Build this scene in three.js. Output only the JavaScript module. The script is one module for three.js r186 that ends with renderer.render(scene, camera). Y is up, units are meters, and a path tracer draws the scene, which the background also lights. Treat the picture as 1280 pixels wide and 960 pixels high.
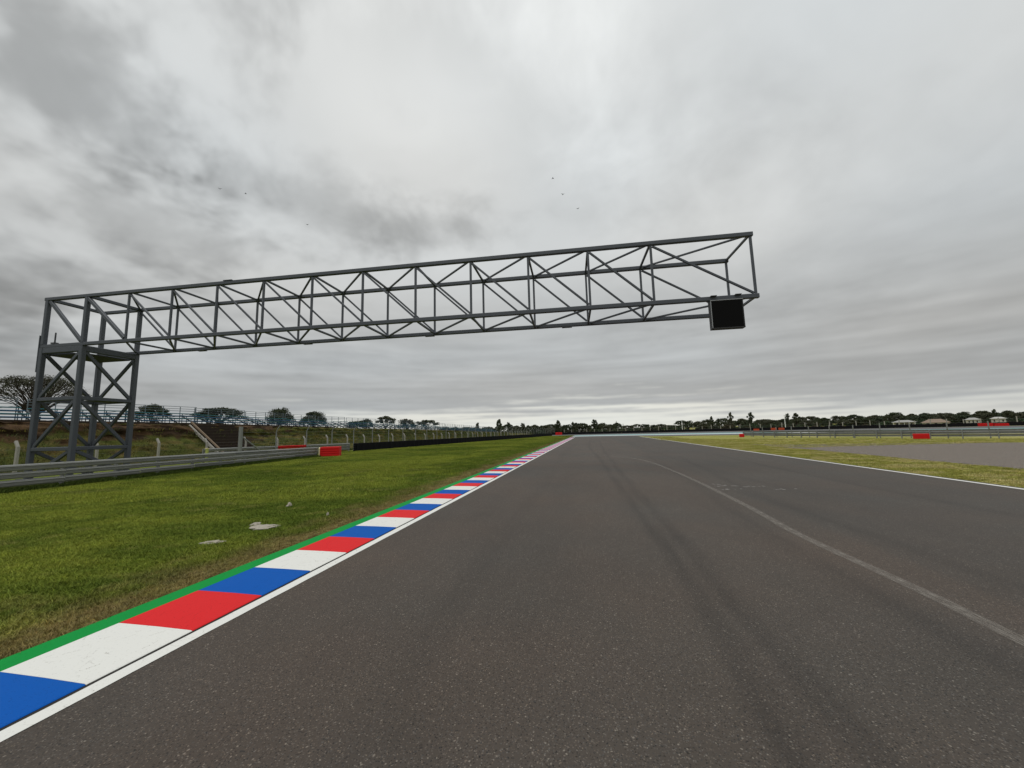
import * as THREE from 'three';
import { ImprovedNoise } from 'three/addons/math/ImprovedNoise.js';
import { mergeGeometries } from 'three/addons/utils/BufferGeometryUtils.js';

// ---------------------------------------------------------------- camera, sky, sun, exposure
const scene = new THREE.Scene();
const camera = new THREE.PerspectiveCamera(88.82, 4 / 3, 0.05, 6000);
camera.position.set(0, 1.65, 0);
camera.rotation.set(0.1211, 0, -0.0264);
const renderer = new THREE.WebGLRenderer({ antialias: true });
renderer.toneMapping = THREE.LinearToneMapping;
renderer.toneMappingExposure = 1.0;
renderer.shadowMap.enabled = true;

const SUN_DIR = new THREE.Vector3(-0.30, 0.90, 0.32).normalize();
const sun = new THREE.DirectionalLight(new THREE.Color(1.0, 0.97, 0.92), 1.2);
sun.position.copy(SUN_DIR).multiplyScalar(200);
sun.castShadow = true; sun.shadow.radius = 55;
sun.shadow.mapSize.set(2048, 2048);
Object.assign(sun.shadow.camera, { left: -80, right: 80, top: 80, bottom: -80, near: 1, far: 500 });
scene.add(sun);

const perlin = new ImprovedNoise();
const N = (x, y, z = 0) => perlin.noise(x + 200.37, y + 311.71, z + 57.13);
function fbm(x, y, z = 0, oct = 5, gain = 0.5, lac = 2.03) {
  let a = 1, s = 0, t = 0;
  for (let i = 0; i < oct; i++) { s += a * N(x, y, z + i * 7.7); t += a; a *= gain; x *= lac; y *= lac; z *= lac; }
  return s / t;
}
const sm = (a, b, x) => { const t = Math.min(1, Math.max(0, (x - a) / (b - a))); return t * t * (3 - 2 * t); };
const lerp = (a, b, t) => a + (b - a) * t;
let seed = 20240611;
const rnd = () => { seed |= 0; seed = (seed + 0x6D2B79F5) | 0; let t = Math.imul(seed ^ (seed >>> 15), 1 | seed); t = (t + Math.imul(t ^ (t >>> 7), 61 | t)) ^ t; return ((t ^ (t >>> 14)) >>> 0) / 4294967296; };
const rr = (a, b) => a + (b - a) * rnd();

// overcast: a rolling stratus deck overhead that flattens into thin layers at the horizon
function skyTexture() {
  const w = 2048, h = 1024, d = new Float32Array(w * h * 4);
  const D = Math.PI / 180;
  for (let j = 0; j < h; j++) {
    const el = ((j + 0.5) / h - 0.5) * Math.PI;         // row 0 is straight down
    for (let i = 0; i < w; i++) {
      const k = (j * w + i) * 4;
      let v, warm = 0;
      if (el < -0.02) { d[k] = 0.30; d[k + 1] = 0.30; d[k + 2] = 0.29; d[k + 3] = 1; continue; }
      const u = (i + 0.5) / w;
      const th = (u - 0.5) * 2 * Math.PI;               // three's equirect: u = atan(z, x) / 2pi + 0.5
      const ce = Math.cos(el), X = Math.cos(th) * ce, Y = Math.sin(el), Z = -Math.sin(th) * ce; // Z forward
      const az = Math.atan2(X, Z) / D, e = el / D;
      // noise on the dome, squeezed towards the horizon so that the deck turns to layers there
      const vert = Math.log(1 + Math.max(e, 0) / 3.2) * 1.9;
      const hx0 = X / ce, hz0 = Z / ce, sq = 1.9 * Math.cos(el * 0.85);
      const ax = hx0 * sq, az0 = hz0 * sq;
      const w1 = fbm(ax * 1.3, vert * 1.3, az0 * 1.3 + 4, 3) * 0.55, w2 = fbm(ax * 1.3 + 7, vert * 1.3, az0 * 1.3, 3) * 0.55;
      const big = fbm(ax * 0.9 + w1, vert * 0.8 + w2, az0 * 0.9, 4);
      const med = fbm(ax * 2.5 + w1 * 0.9, vert * 1.9 + w2 * 0.9, az0 * 2.5 + 3, 6, 0.56);
      const fine = fbm(ax * 6.5 + w1, vert * 4.5 + w2, az0 * 6.5 + 8, 4, 0.55);
      const streak = fbm(ax * 1.6, vert * 5.2 + w2 * 0.8, az0 * 1.6 + 5, 5, 0.58);
      const broken = lerp(0.26, 1.0, sm(-0.12, 0.18, fbm(ax * 0.7 + 2, vert * 0.4, az0 * 0.7, 2) + sm(0, -40, az) * 0.26 - sm(5, 40, az) * 0.22 - 0.06));
      v = e < 12 ? lerp(0.40, 0.50, sm(2, 12, e)) : e < 26 ? lerp(0.50, 0.655, sm(12, 26, e)) : lerp(0.655, 0.76, sm(26, 70, e));
      v += (big * 0.20 + med * 0.20 + fine * lerp(0.05, 0.13, sm(5, -30, az))) * broken * sm(3, 16, e) + streak * 0.15 * sm(24, 7, e);
      const ragged = med * 1.5 + fine * 0.7;
      const cloud = (a0, e0, wa, we, depth, r) => { const p = (az - a0) / wa, q = (e - e0) / we; v += depth * sm(1.15, 0.1, Math.sqrt(p * p + q * q) + ragged * r); };
      cloud(-25, 29.0, 19, 6.2, -0.17, 0.62);               // the bank of darker cloud over the gantry
      cloud(-13, 28.3, 12, 5.0, -0.12, 0.75);
      cloud(-36, 45, 7, 9, -0.16, 0.8);
      cloud(-60, 26, 24, 26, -0.09, 0.9);
      cloud(-50, 34, 9, 8, -0.16, 1.1);
      cloud(-44, 23, 14, 5, -0.10, 1.0);
      cloud(-55, 15, 12, 6, -0.12, 0.9);
      cloud(-14, 40, 20, 8, 0.08, 0.6);
      cloud(52, 16, 30, 16, -0.055, 0.4);
      // clear strip under the deck at the horizon
      const strip = sm(5.2, 1.2, e + streak * 7 + Math.abs(az - 8) * 0.022) * (0.55 + 0.45 * sm(60, 10, Math.abs(az - 8)));
      v = lerp(v, 0.82, strip * 0.9); warm = strip;
      v = Math.max(0.16, v);
      const cool = N(ax, vert, az0 + 30) * 0.03;
      d[k] = v * (0.972 + warm * 0.03 - cool); d[k + 1] = v * (1.0 + warm * 0.005); d[k + 2] = v * (1.0 - warm * 0.075 + cool); d[k + 3] = 1;
    }
  }
  const t = new THREE.DataTexture(d, w, h, THREE.RGBAFormat, THREE.FloatType);
  t.mapping = THREE.EquirectangularReflectionMapping; t.magFilter = t.minFilter = THREE.LinearFilter; t.wrapS = THREE.RepeatWrapping;
  t.needsUpdate = true;
  return t;
}
const skyTex = skyTexture();
scene.background = skyTex; scene.environment = skyTex;

// ---------------------------------------------------------------- helpers
const W = (X, Y, Z) => new THREE.Vector3(X, Y, -Z);              // X right, Y up, Z ahead
const T = (s, l) => [-3.37 + 0.1895 * s + 0.9819 * l, 0.9819 * s - 0.1895 * l];   // along / across the straight -> X, Z ; l = 0 is the left edge of the asphalt
const toSL = (X, Z) => [0.1895 * (X + 3.37) + 0.9819 * Z, 0.9819 * (X + 3.37) - 0.1895 * Z];
const taken = {};
function numbered(n) { const c = taken[n] = (taken[n] ?? -1) + 1; return c ? `${n}_${String(c).padStart(3, '0')}` : n; }
function shade(o) { o.castShadow = true; o.receiveShadow = true; return o; }
function mesh(name, geo, mat, parent) {
  const m = shade(new THREE.Mesh(geo, mat));
  m.name = parent ? name : numbered(name);
  (parent ?? scene).add(m);
  return m;
}
function tag(o, label, category, group, kind) {
  o.userData.label = label; if (category) o.userData.category = category;
  if (group) o.userData.group = group; if (kind) o.userData.kind = kind;
  return o;
}
function structure(name, geo, mat, label) { const m = mesh(name, geo, mat); m.userData.kind = 'structure'; if (label) m.userData.label = label; return m; }
function thing(name, pos, label, category, group, turn = 0) {
  const g = new THREE.Group(); g.name = numbered(name); g.position.copy(pos); g.rotation.y = turn; scene.add(g);
  return tag(g, label, category, group);
}
function copy(o, pos, turn, label) {
  const c = o.clone(); c.name = numbered(o.name.replace(/_\d{3}$/, '')); c.userData = { ...o.userData };
  c.position.copy(pos); c.rotation.y = turn; if (label) c.userData.label = label; scene.add(c); return c;
}
const UNIT = new THREE.BoxGeometry(1, 1, 1);
const up = new THREE.Vector3(0, 1, 0);
// a straight member from a to b (in the parent's space), w across, t deep
function bar(name, a, b, w, t, mat, parent, geo = UNIT) {
  const m = mesh(name, geo, mat, parent);
  const dir = b.clone().sub(a), len = dir.length(); dir.normalize();
  let side = new THREE.Vector3().crossVectors(Math.abs(dir.y) > 0.95 ? new THREE.Vector3(0, 0, 1) : up, dir).normalize();
  if (m.parent.userData.axis && Math.abs(dir.y) > 0.95) side = m.parent.userData.axis.clone();
  const top = new THREE.Vector3().crossVectors(dir, side).normalize();
  m.matrix.makeBasis(dir, top, side.clone().negate()); m.quaternion.setFromRotationMatrix(m.matrix);
  m.position.copy(a).add(b).multiplyScalar(0.5); m.scale.set(len, t, w);
  return m;
}
// bevelled bar with unit size: edges chamfered
function chamferBar(c = 0.12) {
  const s = new THREE.Shape(), h = 0.5, k = h - c;
  s.moveTo(-k, -h); s.lineTo(k, -h); s.lineTo(h, -k); s.lineTo(h, k); s.lineTo(k, h); s.lineTo(-k, h); s.lineTo(-h, k); s.lineTo(-h, -k); s.closePath();
  const g = new THREE.ExtrudeGeometry(s, { depth: 1, bevelEnabled: false }); g.translate(0, 0, -0.5); g.rotateY(Math.PI / 2); return g;
}
const CBAR = chamferBar(0.1);

function canvasTex(size, draw, repeatMetres, srgb = true) {
  const c = document.createElement('canvas'); c.width = c.height = size;
  draw(c.getContext('2d'), size);
  const t = new THREE.CanvasTexture(c); t.wrapS = t.wrapT = THREE.RepeatWrapping;
  if (srgb) t.colorSpace = THREE.SRGBColorSpace;
  t.repeat.set(1 / repeatMetres, 1 / repeatMetres); t.anisotropy = 8;
  return t;
}
function dataTex(size, fn, metres, srgb = true) {
  const d = new Uint8Array(size * size * 4);
  for (let j = 0; j < size; j++) for (let i = 0; i < size; i++) {
    const c = fn(i, j, size), k = (j * size + i) * 4;
    d[k] = c[0]; d[k + 1] = c[1]; d[k + 2] = c[2]; d[k + 3] = 255;
  }
  const t = new THREE.DataTexture(d, size, size); t.wrapS = t.wrapT = THREE.RepeatWrapping; t.magFilter = THREE.LinearFilter; t.minFilter = THREE.LinearMipmapLinearFilter; t.generateMipmaps = true;
  if (srgb) t.colorSpace = THREE.SRGBColorSpace;
  t.repeat.set(1 / metres, 1 / metres); t.needsUpdate = true;
  return t;
}
// dots that wrap round the tile
function wrapDot(g, S, x, y, r, style) {
  g.fillStyle = style;
  for (const ox of [0, -S, S]) for (const oy of [0, -S, S]) {
    if (x + ox + r < 0 || x + ox - r > S || y + oy + r < 0 || y + oy - r > S) continue;
    g.beginPath(); g.ellipse(x + ox, y + oy, r, r * 0.75, (x * 7 + y * 3) % 3, 0, 6.2832); g.fill();
  }
}
// ---- textures
const asphaltMap = canvasTex(2048, (g, S) => {
  g.fillStyle = 'rgb(150,143,136)'; g.fillRect(0, 0, S, S);
  for (let i = 0; i < 150000; i++) {
    const v = rr(48, 240), r = rr(1.0, 2.7), tint = rr(-10, 18);
    wrapDot(g, S, rnd() * S, rnd() * S, r, `rgba(${v + tint},${v + tint * 0.25},${v - tint * 0.6},${rr(0.5, 0.95)})`);
  }
  for (let i = 0; i < 9000; i++) { const t = rr(-6, 14); wrapDot(g, S, rnd() * S, rnd() * S, rr(1.0, 2.2), `rgb(${238 + t},${236},${228 - t})`); }
  for (let i = 0; i < 1700; i++) wrapDot(g, S, rnd() * S, rnd() * S, rr(2.0, 3.5), 'rgb(255,253,246)');
}, 4.2);
const asphaltBump = canvasTex(1024, (g, S) => {
  g.fillStyle = 'rgb(110,110,110)'; g.fillRect(0, 0, S, S);
  for (let i = 0; i < 50000; i++) { const v = rr(40, 230) | 0; wrapDot(g, S, rnd() * S, rnd() * S, rr(0.9, 2.6), `rgba(${v},${v},${v},0.8)`); }
}, 2.05, false);
const grassMap = canvasTex(1024, (g, S) => {
  g.fillStyle = 'rgb(150,150,140)'; g.fillRect(0, 0, S, S); g.lineCap = 'round';
  for (let i = 0; i < 42000; i++) {
    const x = rnd() * S, y = rnd() * S, a = rr(0, 6.28), L = rr(6, 22), v = rr(70, 250);
    g.strokeStyle = `rgba(${v * rr(0.9, 1.08)},${v},${v * rr(0.7, 0.95)},0.75)`; g.lineWidth = rr(1, 2.4);
    for (const ox of [0, -S, S]) for (const oy of [0, -S, S]) {
      const X = x + ox, Y = y + oy; if (X < -30 || Y < -30 || X > S + 30 || Y > S + 30) continue;
      g.beginPath(); g.moveTo(X, Y); g.quadraticCurveTo(X + Math.cos(a) * L * 0.5 + rr(-3, 3), Y + Math.sin(a) * L * 0.5, X + Math.cos(a) * L, Y + Math.sin(a) * L); g.stroke();
    }
  }
}, 2.6);
const gravelMap = canvasTex(1024, (g, S) => {
  g.fillStyle = 'rgb(150,146,142)'; g.fillRect(0, 0, S, S);
  for (let i = 0; i < 26000; i++) { const v = rr(95, 240), t = rr(-8, 14); wrapDot(g, S, rnd() * S, rnd() * S, rr(2, 6.5), `rgba(${v + t},${v},${v - t},0.9)`); }
}, 2.2);
const paintMap = canvasTex(1024, (g, S) => {
  g.fillStyle = 'rgb(243,243,241)'; g.fillRect(0, 0, S, S);
  for (let i = 0; i < 9000; i++) { const v = rr(195, 255) | 0; wrapDot(g, S, rnd() * S, rnd() * S, rr(1, 3.4), `rgba(${v},${v},${v},0.45)`); }
  for (let i = 0; i < 500; i++) { const v = rr(110, 190) | 0; wrapDot(g, S, rnd() * S, rnd() * S, rr(0.7, 1.9), `rgba(${v},${v - 4},${v - 10},0.7)`); }
  for (let i = 0; i < 46; i++) {                     // scuffs
    let x = rnd() * S, y = rnd() * S; const a = rr(-0.5, 0.5) + 1.5;
    for (let k = 0; k < 26; k++) { x += Math.cos(a) * rr(0, 5) + rr(-2, 2); y += Math.sin(a) * rr(0, 6); wrapDot(g, S, x, y, rr(0.8, 3), `rgba(150,146,138,${rr(0.06, 0.28)})`); }
  }
}, 1.7);
const scuffMap = canvasTex(1024, (g, S) => {
  g.fillStyle = 'rgb(246,246,243)'; g.fillRect(0, 0, S, S);
  for (let i = 0; i < 6000; i++) { const v = rr(205, 255) | 0; wrapDot(g, S, rnd() * S, rnd() * S, rr(1, 3.4), `rgba(${v},${v},${v - 4},0.45)`); }
  for (let i = 0; i < 150; i++) {
    let x = rnd() * S, y = rnd() * S; const a = rr(0, 6.28), n = rr(6, 26), k = rr(0.12, 0.5);
    for (let q = 0; q < n; q++) { x += Math.cos(a) * rr(0, 6) + rr(-2, 2); y += Math.sin(a) * rr(0, 5) + rr(-1, 1); wrapDot(g, S, x, y, rr(0.8, 2.8), `rgba(120,114,104,${k * rr(0.4, 1)})`); }
  }
}, 1.9);
const paintBump = canvasTex(512, (g, S) => {
  g.fillStyle = 'rgb(128,128,128)'; g.fillRect(0, 0, S, S);
  for (let i = 0; i < 9000; i++) { const v = rr(60, 200) | 0; wrapDot(g, S, rnd() * S, rnd() * S, rr(0.8, 3), `rgba(${v},${v},${v},0.5)`); }
}, 0.8, false);
const steelMap = dataTex(256, (i, j, S) => {
  const v = 226 + 26 * fbm(i / 22, j / 22, 2, 4) + 10 * (rnd() - 0.5); return [v, v, v];
}, 1);
const galvMap = dataTex(256, (i, j, S) => {
  const v = 218 + 40 * fbm(i / 9, j / 40, 5, 4) + 16 * (rnd() - 0.5); return [v, v, v * 0.985];
}, 1);

// ---- materials
const C = (r, g, b) => new THREE.Color().setRGB(r, g, b);
const mat = (color, roughness = 0.8, extra = {}) => new THREE.MeshStandardMaterial({ color, roughness, metalness: 0, ...extra });
const matte = (color, roughness = 0.9, extra = {}) => new THREE.MeshPhysicalMaterial({ color, roughness, metalness: 0, specularIntensity: 0.25, ...extra });
const M = {
  asphalt: mat(C(1, 1, 1), 0.86, { map: asphaltMap, vertexColors: true, bumpMap: asphaltBump, bumpScale: 0.003 }),
  farAsphalt: mat(C(0.10, 0.10, 0.10), 0.9),
  grass: matte(C(1, 1, 1), 0.95, { map: grassMap, vertexColors: true }),
  gravel: matte(C(0.52, 0.47, 0.425), 0.95, { map: gravelMap, bumpMap: gravelMap, bumpScale: 0.02 }),
  white: mat(C(0.80, 0.80, 0.78), 0.62, { map: scuffMap, bumpMap: paintBump, bumpScale: 0.0015 }),
  red: matte(C(0.74, 0.022, 0.026), 0.7, { map: paintMap, bumpMap: paintBump, bumpScale: 0.0015 }),
  blue: matte(C(0.001, 0.100, 0.46), 0.75, { map: paintMap, bumpMap: paintBump, bumpScale: 0.0015 }),
  green: matte(C(0.002, 0.29, 0.050), 0.75, { map: paintMap, bumpMap: paintBump, bumpScale: 0.0015 }),
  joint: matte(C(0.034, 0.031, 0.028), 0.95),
  steel: mat(C(0.082, 0.093, 0.112), 0.5, { map: steelMap, metalness: 0.1 }),
  steelDark: mat(C(0.06, 0.065, 0.074), 0.55, { map: steelMap }),
  galv: mat(C(0.40, 0.405, 0.40), 0.5, { map: galvMap, metalness: 0.35 }),
  galvDull: mat(C(0.30, 0.31, 0.31), 0.6, { map: galvMap, metalness: 0.2 }),
  concrete: mat(C(0.42, 0.40, 0.36), 0.9, { map: steelMap }),
  concreteDark: matte(C(0.06, 0.046, 0.036), 0.95, { map: steelMap }),
  timber: mat(C(0.30, 0.22, 0.155), 0.9, { map: galvMap }),
  timberDark: matte(C(0.085, 0.064, 0.05), 0.9, { map: galvMap }),
  rubber: matte(C(0.008, 0.008, 0.009), 0.9),
  screen: matte(C(0.004, 0.004, 0.004), 0.9),
  screenFrame: mat(C(0.33, 0.34, 0.35), 0.5, { metalness: 0.3 }),
  housing: mat(C(0.02, 0.02, 0.022), 0.6),
  redPlastic: matte(C(0.56, 0.016, 0.016), 0.6),
  orangePlastic: matte(C(0.45, 0.075, 0.03), 0.7),
  cream: mat(C(0.72, 0.62, 0.34), 0.6),
  yellow: mat(C(0.36, 0.40, 0.10), 0.7),
  seatBlue: mat(C(0.035, 0.125, 0.235), 0.55),
  seatTeal: mat(C(0.035, 0.17, 0.19), 0.55),
  frameGrey: mat(C(0.16, 0.19, 0.21), 0.6, { metalness: 0.2 }),
  turquoise: mat(C(0.20, 0.38, 0.38), 0.7),
  farWhite: mat(C(0.74, 0.76, 0.76), 0.7),
  bark: mat(C(0.06, 0.048, 0.036), 0.95),
  bird: mat(C(0.02, 0.02, 0.022), 0.9),
  stone: mat(C(0.46, 0.42, 0.34), 0.95, { map: steelMap }),
  wallPale: mat(C(0.44, 0.43, 0.40), 0.9),
  roofBrown: mat(C(0.24, 0.18, 0.135), 0.95),
  roofPale: mat(C(0.34, 0.335, 0.32), 0.9),
  roofGreen: mat(C(0.10, 0.22, 0.20), 0.85),
  glassDark: mat(C(0.03, 0.035, 0.04), 0.2),
};

// ---------------------------------------------------------------- ground
function lineGrid(from, fine0, fine1, to, step, grow) {   // coordinates that are dense between fine0 and fine1 and thin out beyond
  const a = []; let x = fine0, d = step;
  while (x > from) { d *= grow; x -= d; a.unshift(Math.max(x, from)); }
  for (x = fine0; x < fine1; x += step) a.push(x);
  d = step; while (x < to) { a.push(x); d *= grow; x += d; }
  a.push(to); return a;
}
const dryEdge = (s, d) => sm(1.15, 0.2, d + fbm(s * 0.9, d * 1.6, 3, 3) * 0.9);
function grassColour(X, Z) {
  const [s, l] = toSL(X, Z);
  const big = fbm(X * 0.11, Z * 0.11, 1, 3), mid = fbm(X * 0.55, Z * 0.8, 4, 3), small = fbm(X * 2.3, Z * 2.3, 6, 2);
  let r = 0.138, g = 0.162, b = 0.023;
  const lush = sm(-0.22, 0.22, big + mid * 0.55 + (l < 0 ? sm(6.5, 2.0, -l) * 0.22 - 0.05 : -0.5));
  r = lerp(r, 0.072, lush); g = lerp(g, 0.102, lush); b = lerp(b, 0.013, lush);
  if (l > 0) { const y = sm(-0.1, 0.25, mid + small * 0.4); r = lerp(r * 1.55, 0.36, y * 0.85); g = lerp(g * 1.32, 0.315, y * 0.85); b = lerp(b * 2.2, 0.14, y * 0.85); }
  const straw = sm(0.12, 0.34, mid * 0.6 + small * 0.5);
  r = lerp(r, 0.15, straw * 0.5); g = lerp(g, 0.14, straw * 0.5); b = lerp(b, 0.04, straw * 0.5);
  if (l < 0) { const e = dryEdge(s, -l - 1.22) * 0.85; r = lerp(r, 0.15, e); g = lerp(g, 0.112, e); b = lerp(b, 0.05, e); }
  const k = 1 + 0.35 * small;
  return [r * k, g * k, b * k];
}
{
  const xs = lineGrid(-2600, -19, -1, 2600, 0.22, 1.09), zs = lineGrid(-400, 0, 26, 3000, 0.22, 1.06);
  const pos = [], col = [], uv = [], idx = [];
  for (const Z of zs) for (const X of xs) {
    pos.push(X, -0.014, -Z); uv.push(X, Z);
    const c = grassColour(X, Z); col.push(c[0] / 0.33, c[1] / 0.33, c[2] / 0.30);
  }
  const n = xs.length;
  for (let j = 0; j < zs.length - 1; j++) for (let i = 0; i < n - 1; i++) { const a = j * n + i; idx.push(a, a + 1, a + n, a + 1, a + n + 1, a + n); }
  const g = new THREE.BufferGeometry();
  g.setAttribute('position', new THREE.Float32BufferAttribute(pos, 3)); g.setAttribute('color', new THREE.Float32BufferAttribute(col, 3)); g.setAttribute('uv', new THREE.Float32BufferAttribute(uv, 2));
  g.setIndex(idx); g.computeVertexNormals();
  structure('grass_ground', g, M.grass, 'wide mown green grass on both sides of the race track');
}
function stripGeo(left, right, y, uvs = true) {          // a sheet between two polylines of [X, Z]
  const pos = [], uv = [], idx = [];
  left.forEach((p, i) => { const q = right[i]; pos.push(p[0], y, -p[1], q[0], y, -q[1]); uv.push(p[0], p[1], q[0], q[1]); if (i) { const a = 2 * i - 2; idx.push(a, a + 1, a + 2, a + 1, a + 3, a + 2); } });
  const g = new THREE.BufferGeometry(); g.setAttribute('position', new THREE.Float32BufferAttribute(pos, 3)); g.setAttribute('uv', new THREE.Float32BufferAttribute(uv, 2)); g.setIndex(idx); g.computeVertexNormals(); return g;
}
function polyGeo(points, y) {                             // a flat polygon of [X, Z]
  const s = new THREE.Shape(points.map((p) => new THREE.Vector2(p[0], p[1])));
  const g = new THREE.ShapeGeometry(s); g.rotateX(-Math.PI / 2); g.translate(0, y, 0); return g;
}
const range = (a, b, n) => Array.from({ length: n + 1 }, (_, i) => a + (b - a) * i / n);

// ---- asphalt of the straight: aggregate in the map, paving lanes and rubber laid down by tyres in the vertex colours
const END = 92;                                           // where the straight opens into the corner
const marks = [
  { pts: [[12, 62], [7.13, 37.7], [4.6, 21], [3.23, 12.9], [2.45, 8.1], [2.03, 5.5], [1.82, 4.34], [1.63, 3.3], [1.5, 2.75], [1.4, 2.3], [1.1, 0]], width: 0.13, depth: 0.28 },
  { pts: [[13, 60], [6.85, 30.2], [4.4, 17], [3.2, 10.5], [2.66, 7.46], [2.26, 5.13], [2.06, 3.96], [1.95, 3.28], [1.86, 2.77], [1.8, 2.4], [1.6, 0]], width: 0.13, depth: 0.28 },
  { pts: [[8.5, 26], [5.4, 12], [4.3, 8], [3.94, 6.75], [3.62, 4.77], [3.46, 3.78], [3.25, 2.75], [3.1, 1]], width: 0.2, depth: 0.2 },
  { pts: [[9.5, 23], [6.3, 11.5], [5.62, 8.95], [5.32, 6.6], [5.11, 5.2], [4.91, 4.0], [4.5, 2]], width: 0.16, depth: 0.2 },
  { pts: [[12, 24], [10, 15], [9.29, 11.6], [8.85, 8.8], [8.57, 6.9], [8.3, 4]], width: 0.14, depth: 0.22 },
  { pts: [[9, 56], [3.2, 26], [1.2, 14], [-0.1, 7], [-0.7, 3.6], [-1.0, 1.5]], width: 0.2, depth: 0.1 },
  { pts: [[16, 60], [10.5, 32], [8.6, 21], [7.4, 14], [6.9, 9]], width: 0.22, depth: 0.14 },
];
function markAt(m, X, Z) {
  const p = m.pts;
  for (let i = 0; i < p.length - 1; i++) if ((Z <= p[i][1] && Z >= p[i + 1][1])) { const t = (p[i][1] - Z) / (p[i][1] - p[i + 1][1]); return X - lerp(p[i][0], p[i + 1][0], t); }
  return 99;
}
{
  const ls = range(-0.134, 13.42, 260), ss = []; let s = -4, ds = 0.12; while (s < END) { ss.push(s); s += ds; ds = Math.min(ds * 1.012, 1.2); } ss.push(END);
  const pos = [], col = [], uv = [], idx = [];
  for (const s of ss) for (const l of ls) {
    const [X, Z] = T(s, l);
    pos.push(X, 0, -Z); uv.push(X, Z);
    let v = 1 + 0.10 * fbm(l * 0.9, s * 0.05, 1, 3) + 0.20 * fbm(X * 0.35, Z * 0.22, 7, 4) + 0.14 * fbm(X * 1.8, Z * 1.2, 3, 3);
    const lane = sm(0.1, -0.1, l - 6.9 + 0.1 * N(s * 0.2, 3));
    v *= lerp(0.93, 1.0, lane);
    for (const m of marks) { const d = markAt(m, X, Z); if (Math.abs(d) < 2) { const w = m.width * (1 + 0.35 * N(s * 0.4, m.width * 40)); const dd = d + 0.05 * N(s * 0.5, m.width * 90, 4); v *= 1 - m.depth * sm(1.5, 0.1, Math.abs(dd) / w) * Math.max(0.15, 0.72 + 0.55 * N(s * 0.45, l * 9, 2) + 0.35 * N(s * 1.7, l * 16, 5)); } }
    const t = fbm(X * 0.45, Z * 0.35, 12, 3);
    const base = 0.054 * v / 0.31;
    const gr = lerp(0.05, 0, lane) + t * 0.16;
    col.push(base * (1.12 - gr), base * 0.97, base * (0.845 + gr * 0.5));
  }
  const n = ls.length;
  for (let j = 0; j < ss.length - 1; j++) for (let i = 0; i < n - 1; i++) { const a = j * n + i; idx.push(a, a + 1, a + n, a + 1, a + n + 1, a + n); }
  const g = new THREE.BufferGeometry();
  g.setAttribute('position', new THREE.Float32BufferAttribute(pos, 3)); g.setAttribute('color', new THREE.Float32BufferAttribute(col, 3)); g.setAttribute('uv', new THREE.Float32BufferAttribute(uv, 2));
  g.setIndex(idx); g.computeVertexNormals();
  structure('race_track', g, M.asphalt, 'dark grey asphalt race track straight running away to a corner');
}
// the corner and its run-off beyond the straight
structure('runoff_asphalt', polyGeo([T(END - 0.02, -4), T(END - 0.02, 13.42), [27, 80], [40, 72], [56, 60], [78, 40], [110, 40], [125, 80], [98, 104], [60, 138], [18, 156], [8, 150]], -0.004), M.farAsphalt, 'grey asphalt run-off across the far corner');
// painted lines of the straight
const lineSS2 = range(-4, 40, 700).concat(range(40.4, END, 60));
structure('track_edge_line', stripGeo(lineSS2.map((s) => T(s, -0.127 + 0.007 * fbm(s * 3, 1, 2, 3))), lineSS2.map((s) => T(s, -0.003 + 0.006 * fbm(s * 3, 5, 7, 3))), 0.004), M.white, 'solid white edge line beside the striped kerb');
structure('track_edge_line', stripGeo(range(-4, 84, 60).map((s) => T(s, 13.14)), range(-4, 84, 60).map((s) => T(s, 13.27)), 0.004), M.white, 'solid white edge line beside the gravel trap verge');
{ // old worn line curving over the track, mostly scrubbed off
  const worn = dataTex(512, (i, j, S) => { const a = 0.40 + fbm(i / 5, j / 5, 3, 3) * 0.9 + fbm(i / 60, j / 60, 8, 3) * 0.7; const edge = sm(0, 0.22, i / S) * sm(1, 0.78, i / S); const v = 255 * Math.min(1, Math.max(0, a * edge * 0.85)); return [v, v, v]; }, 1, false);
  const m = mat(C(0.27, 0.245, 0.215), 0.9, { alphaMap: worn, transparent: true });
  const path = new THREE.CatmullRomCurve3([[3.45, 1.6], [3.75, 3.13], [3.93, 3.98], [4.25, 6.11], [4.72, 8.07], [5.41, 11.49], [6.02, 14.92], [6.62, 19.3], [6.62, 22.1], [5.9, 24.6], [4.4, 26.3], [2.2, 27.6]].map(([X, Z]) => W(X, 0, Z)));
  const pts = path.getSpacedPoints(140), pos = [], uv = [], idx = [];
  pts.forEach((p, i) => { const t = path.getTangentAt(i / 140), nx = -t.z, nz = t.x; const w = 0.085; pos.push(p.x - nx * w, 0.004, p.z - nz * w, p.x + nx * w, 0.004, p.z + nz * w); const v = i * 0.16; uv.push(0, v, 1, v); if (i) { const a = 2 * i - 2; idx.push(a, a + 1, a + 2, a + 1, a + 3, a + 2); } });
  const g = new THREE.BufferGeometry(); g.setAttribute('position', new THREE.Float32BufferAttribute(pos, 3)); g.setAttribute('uv', new THREE.Float32BufferAttribute(uv, 2)); g.setIndex(idx); g.computeVertexNormals();
  structure('worn_track_line', g, m, 'faded curved old paint line on the asphalt');
}
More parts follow.
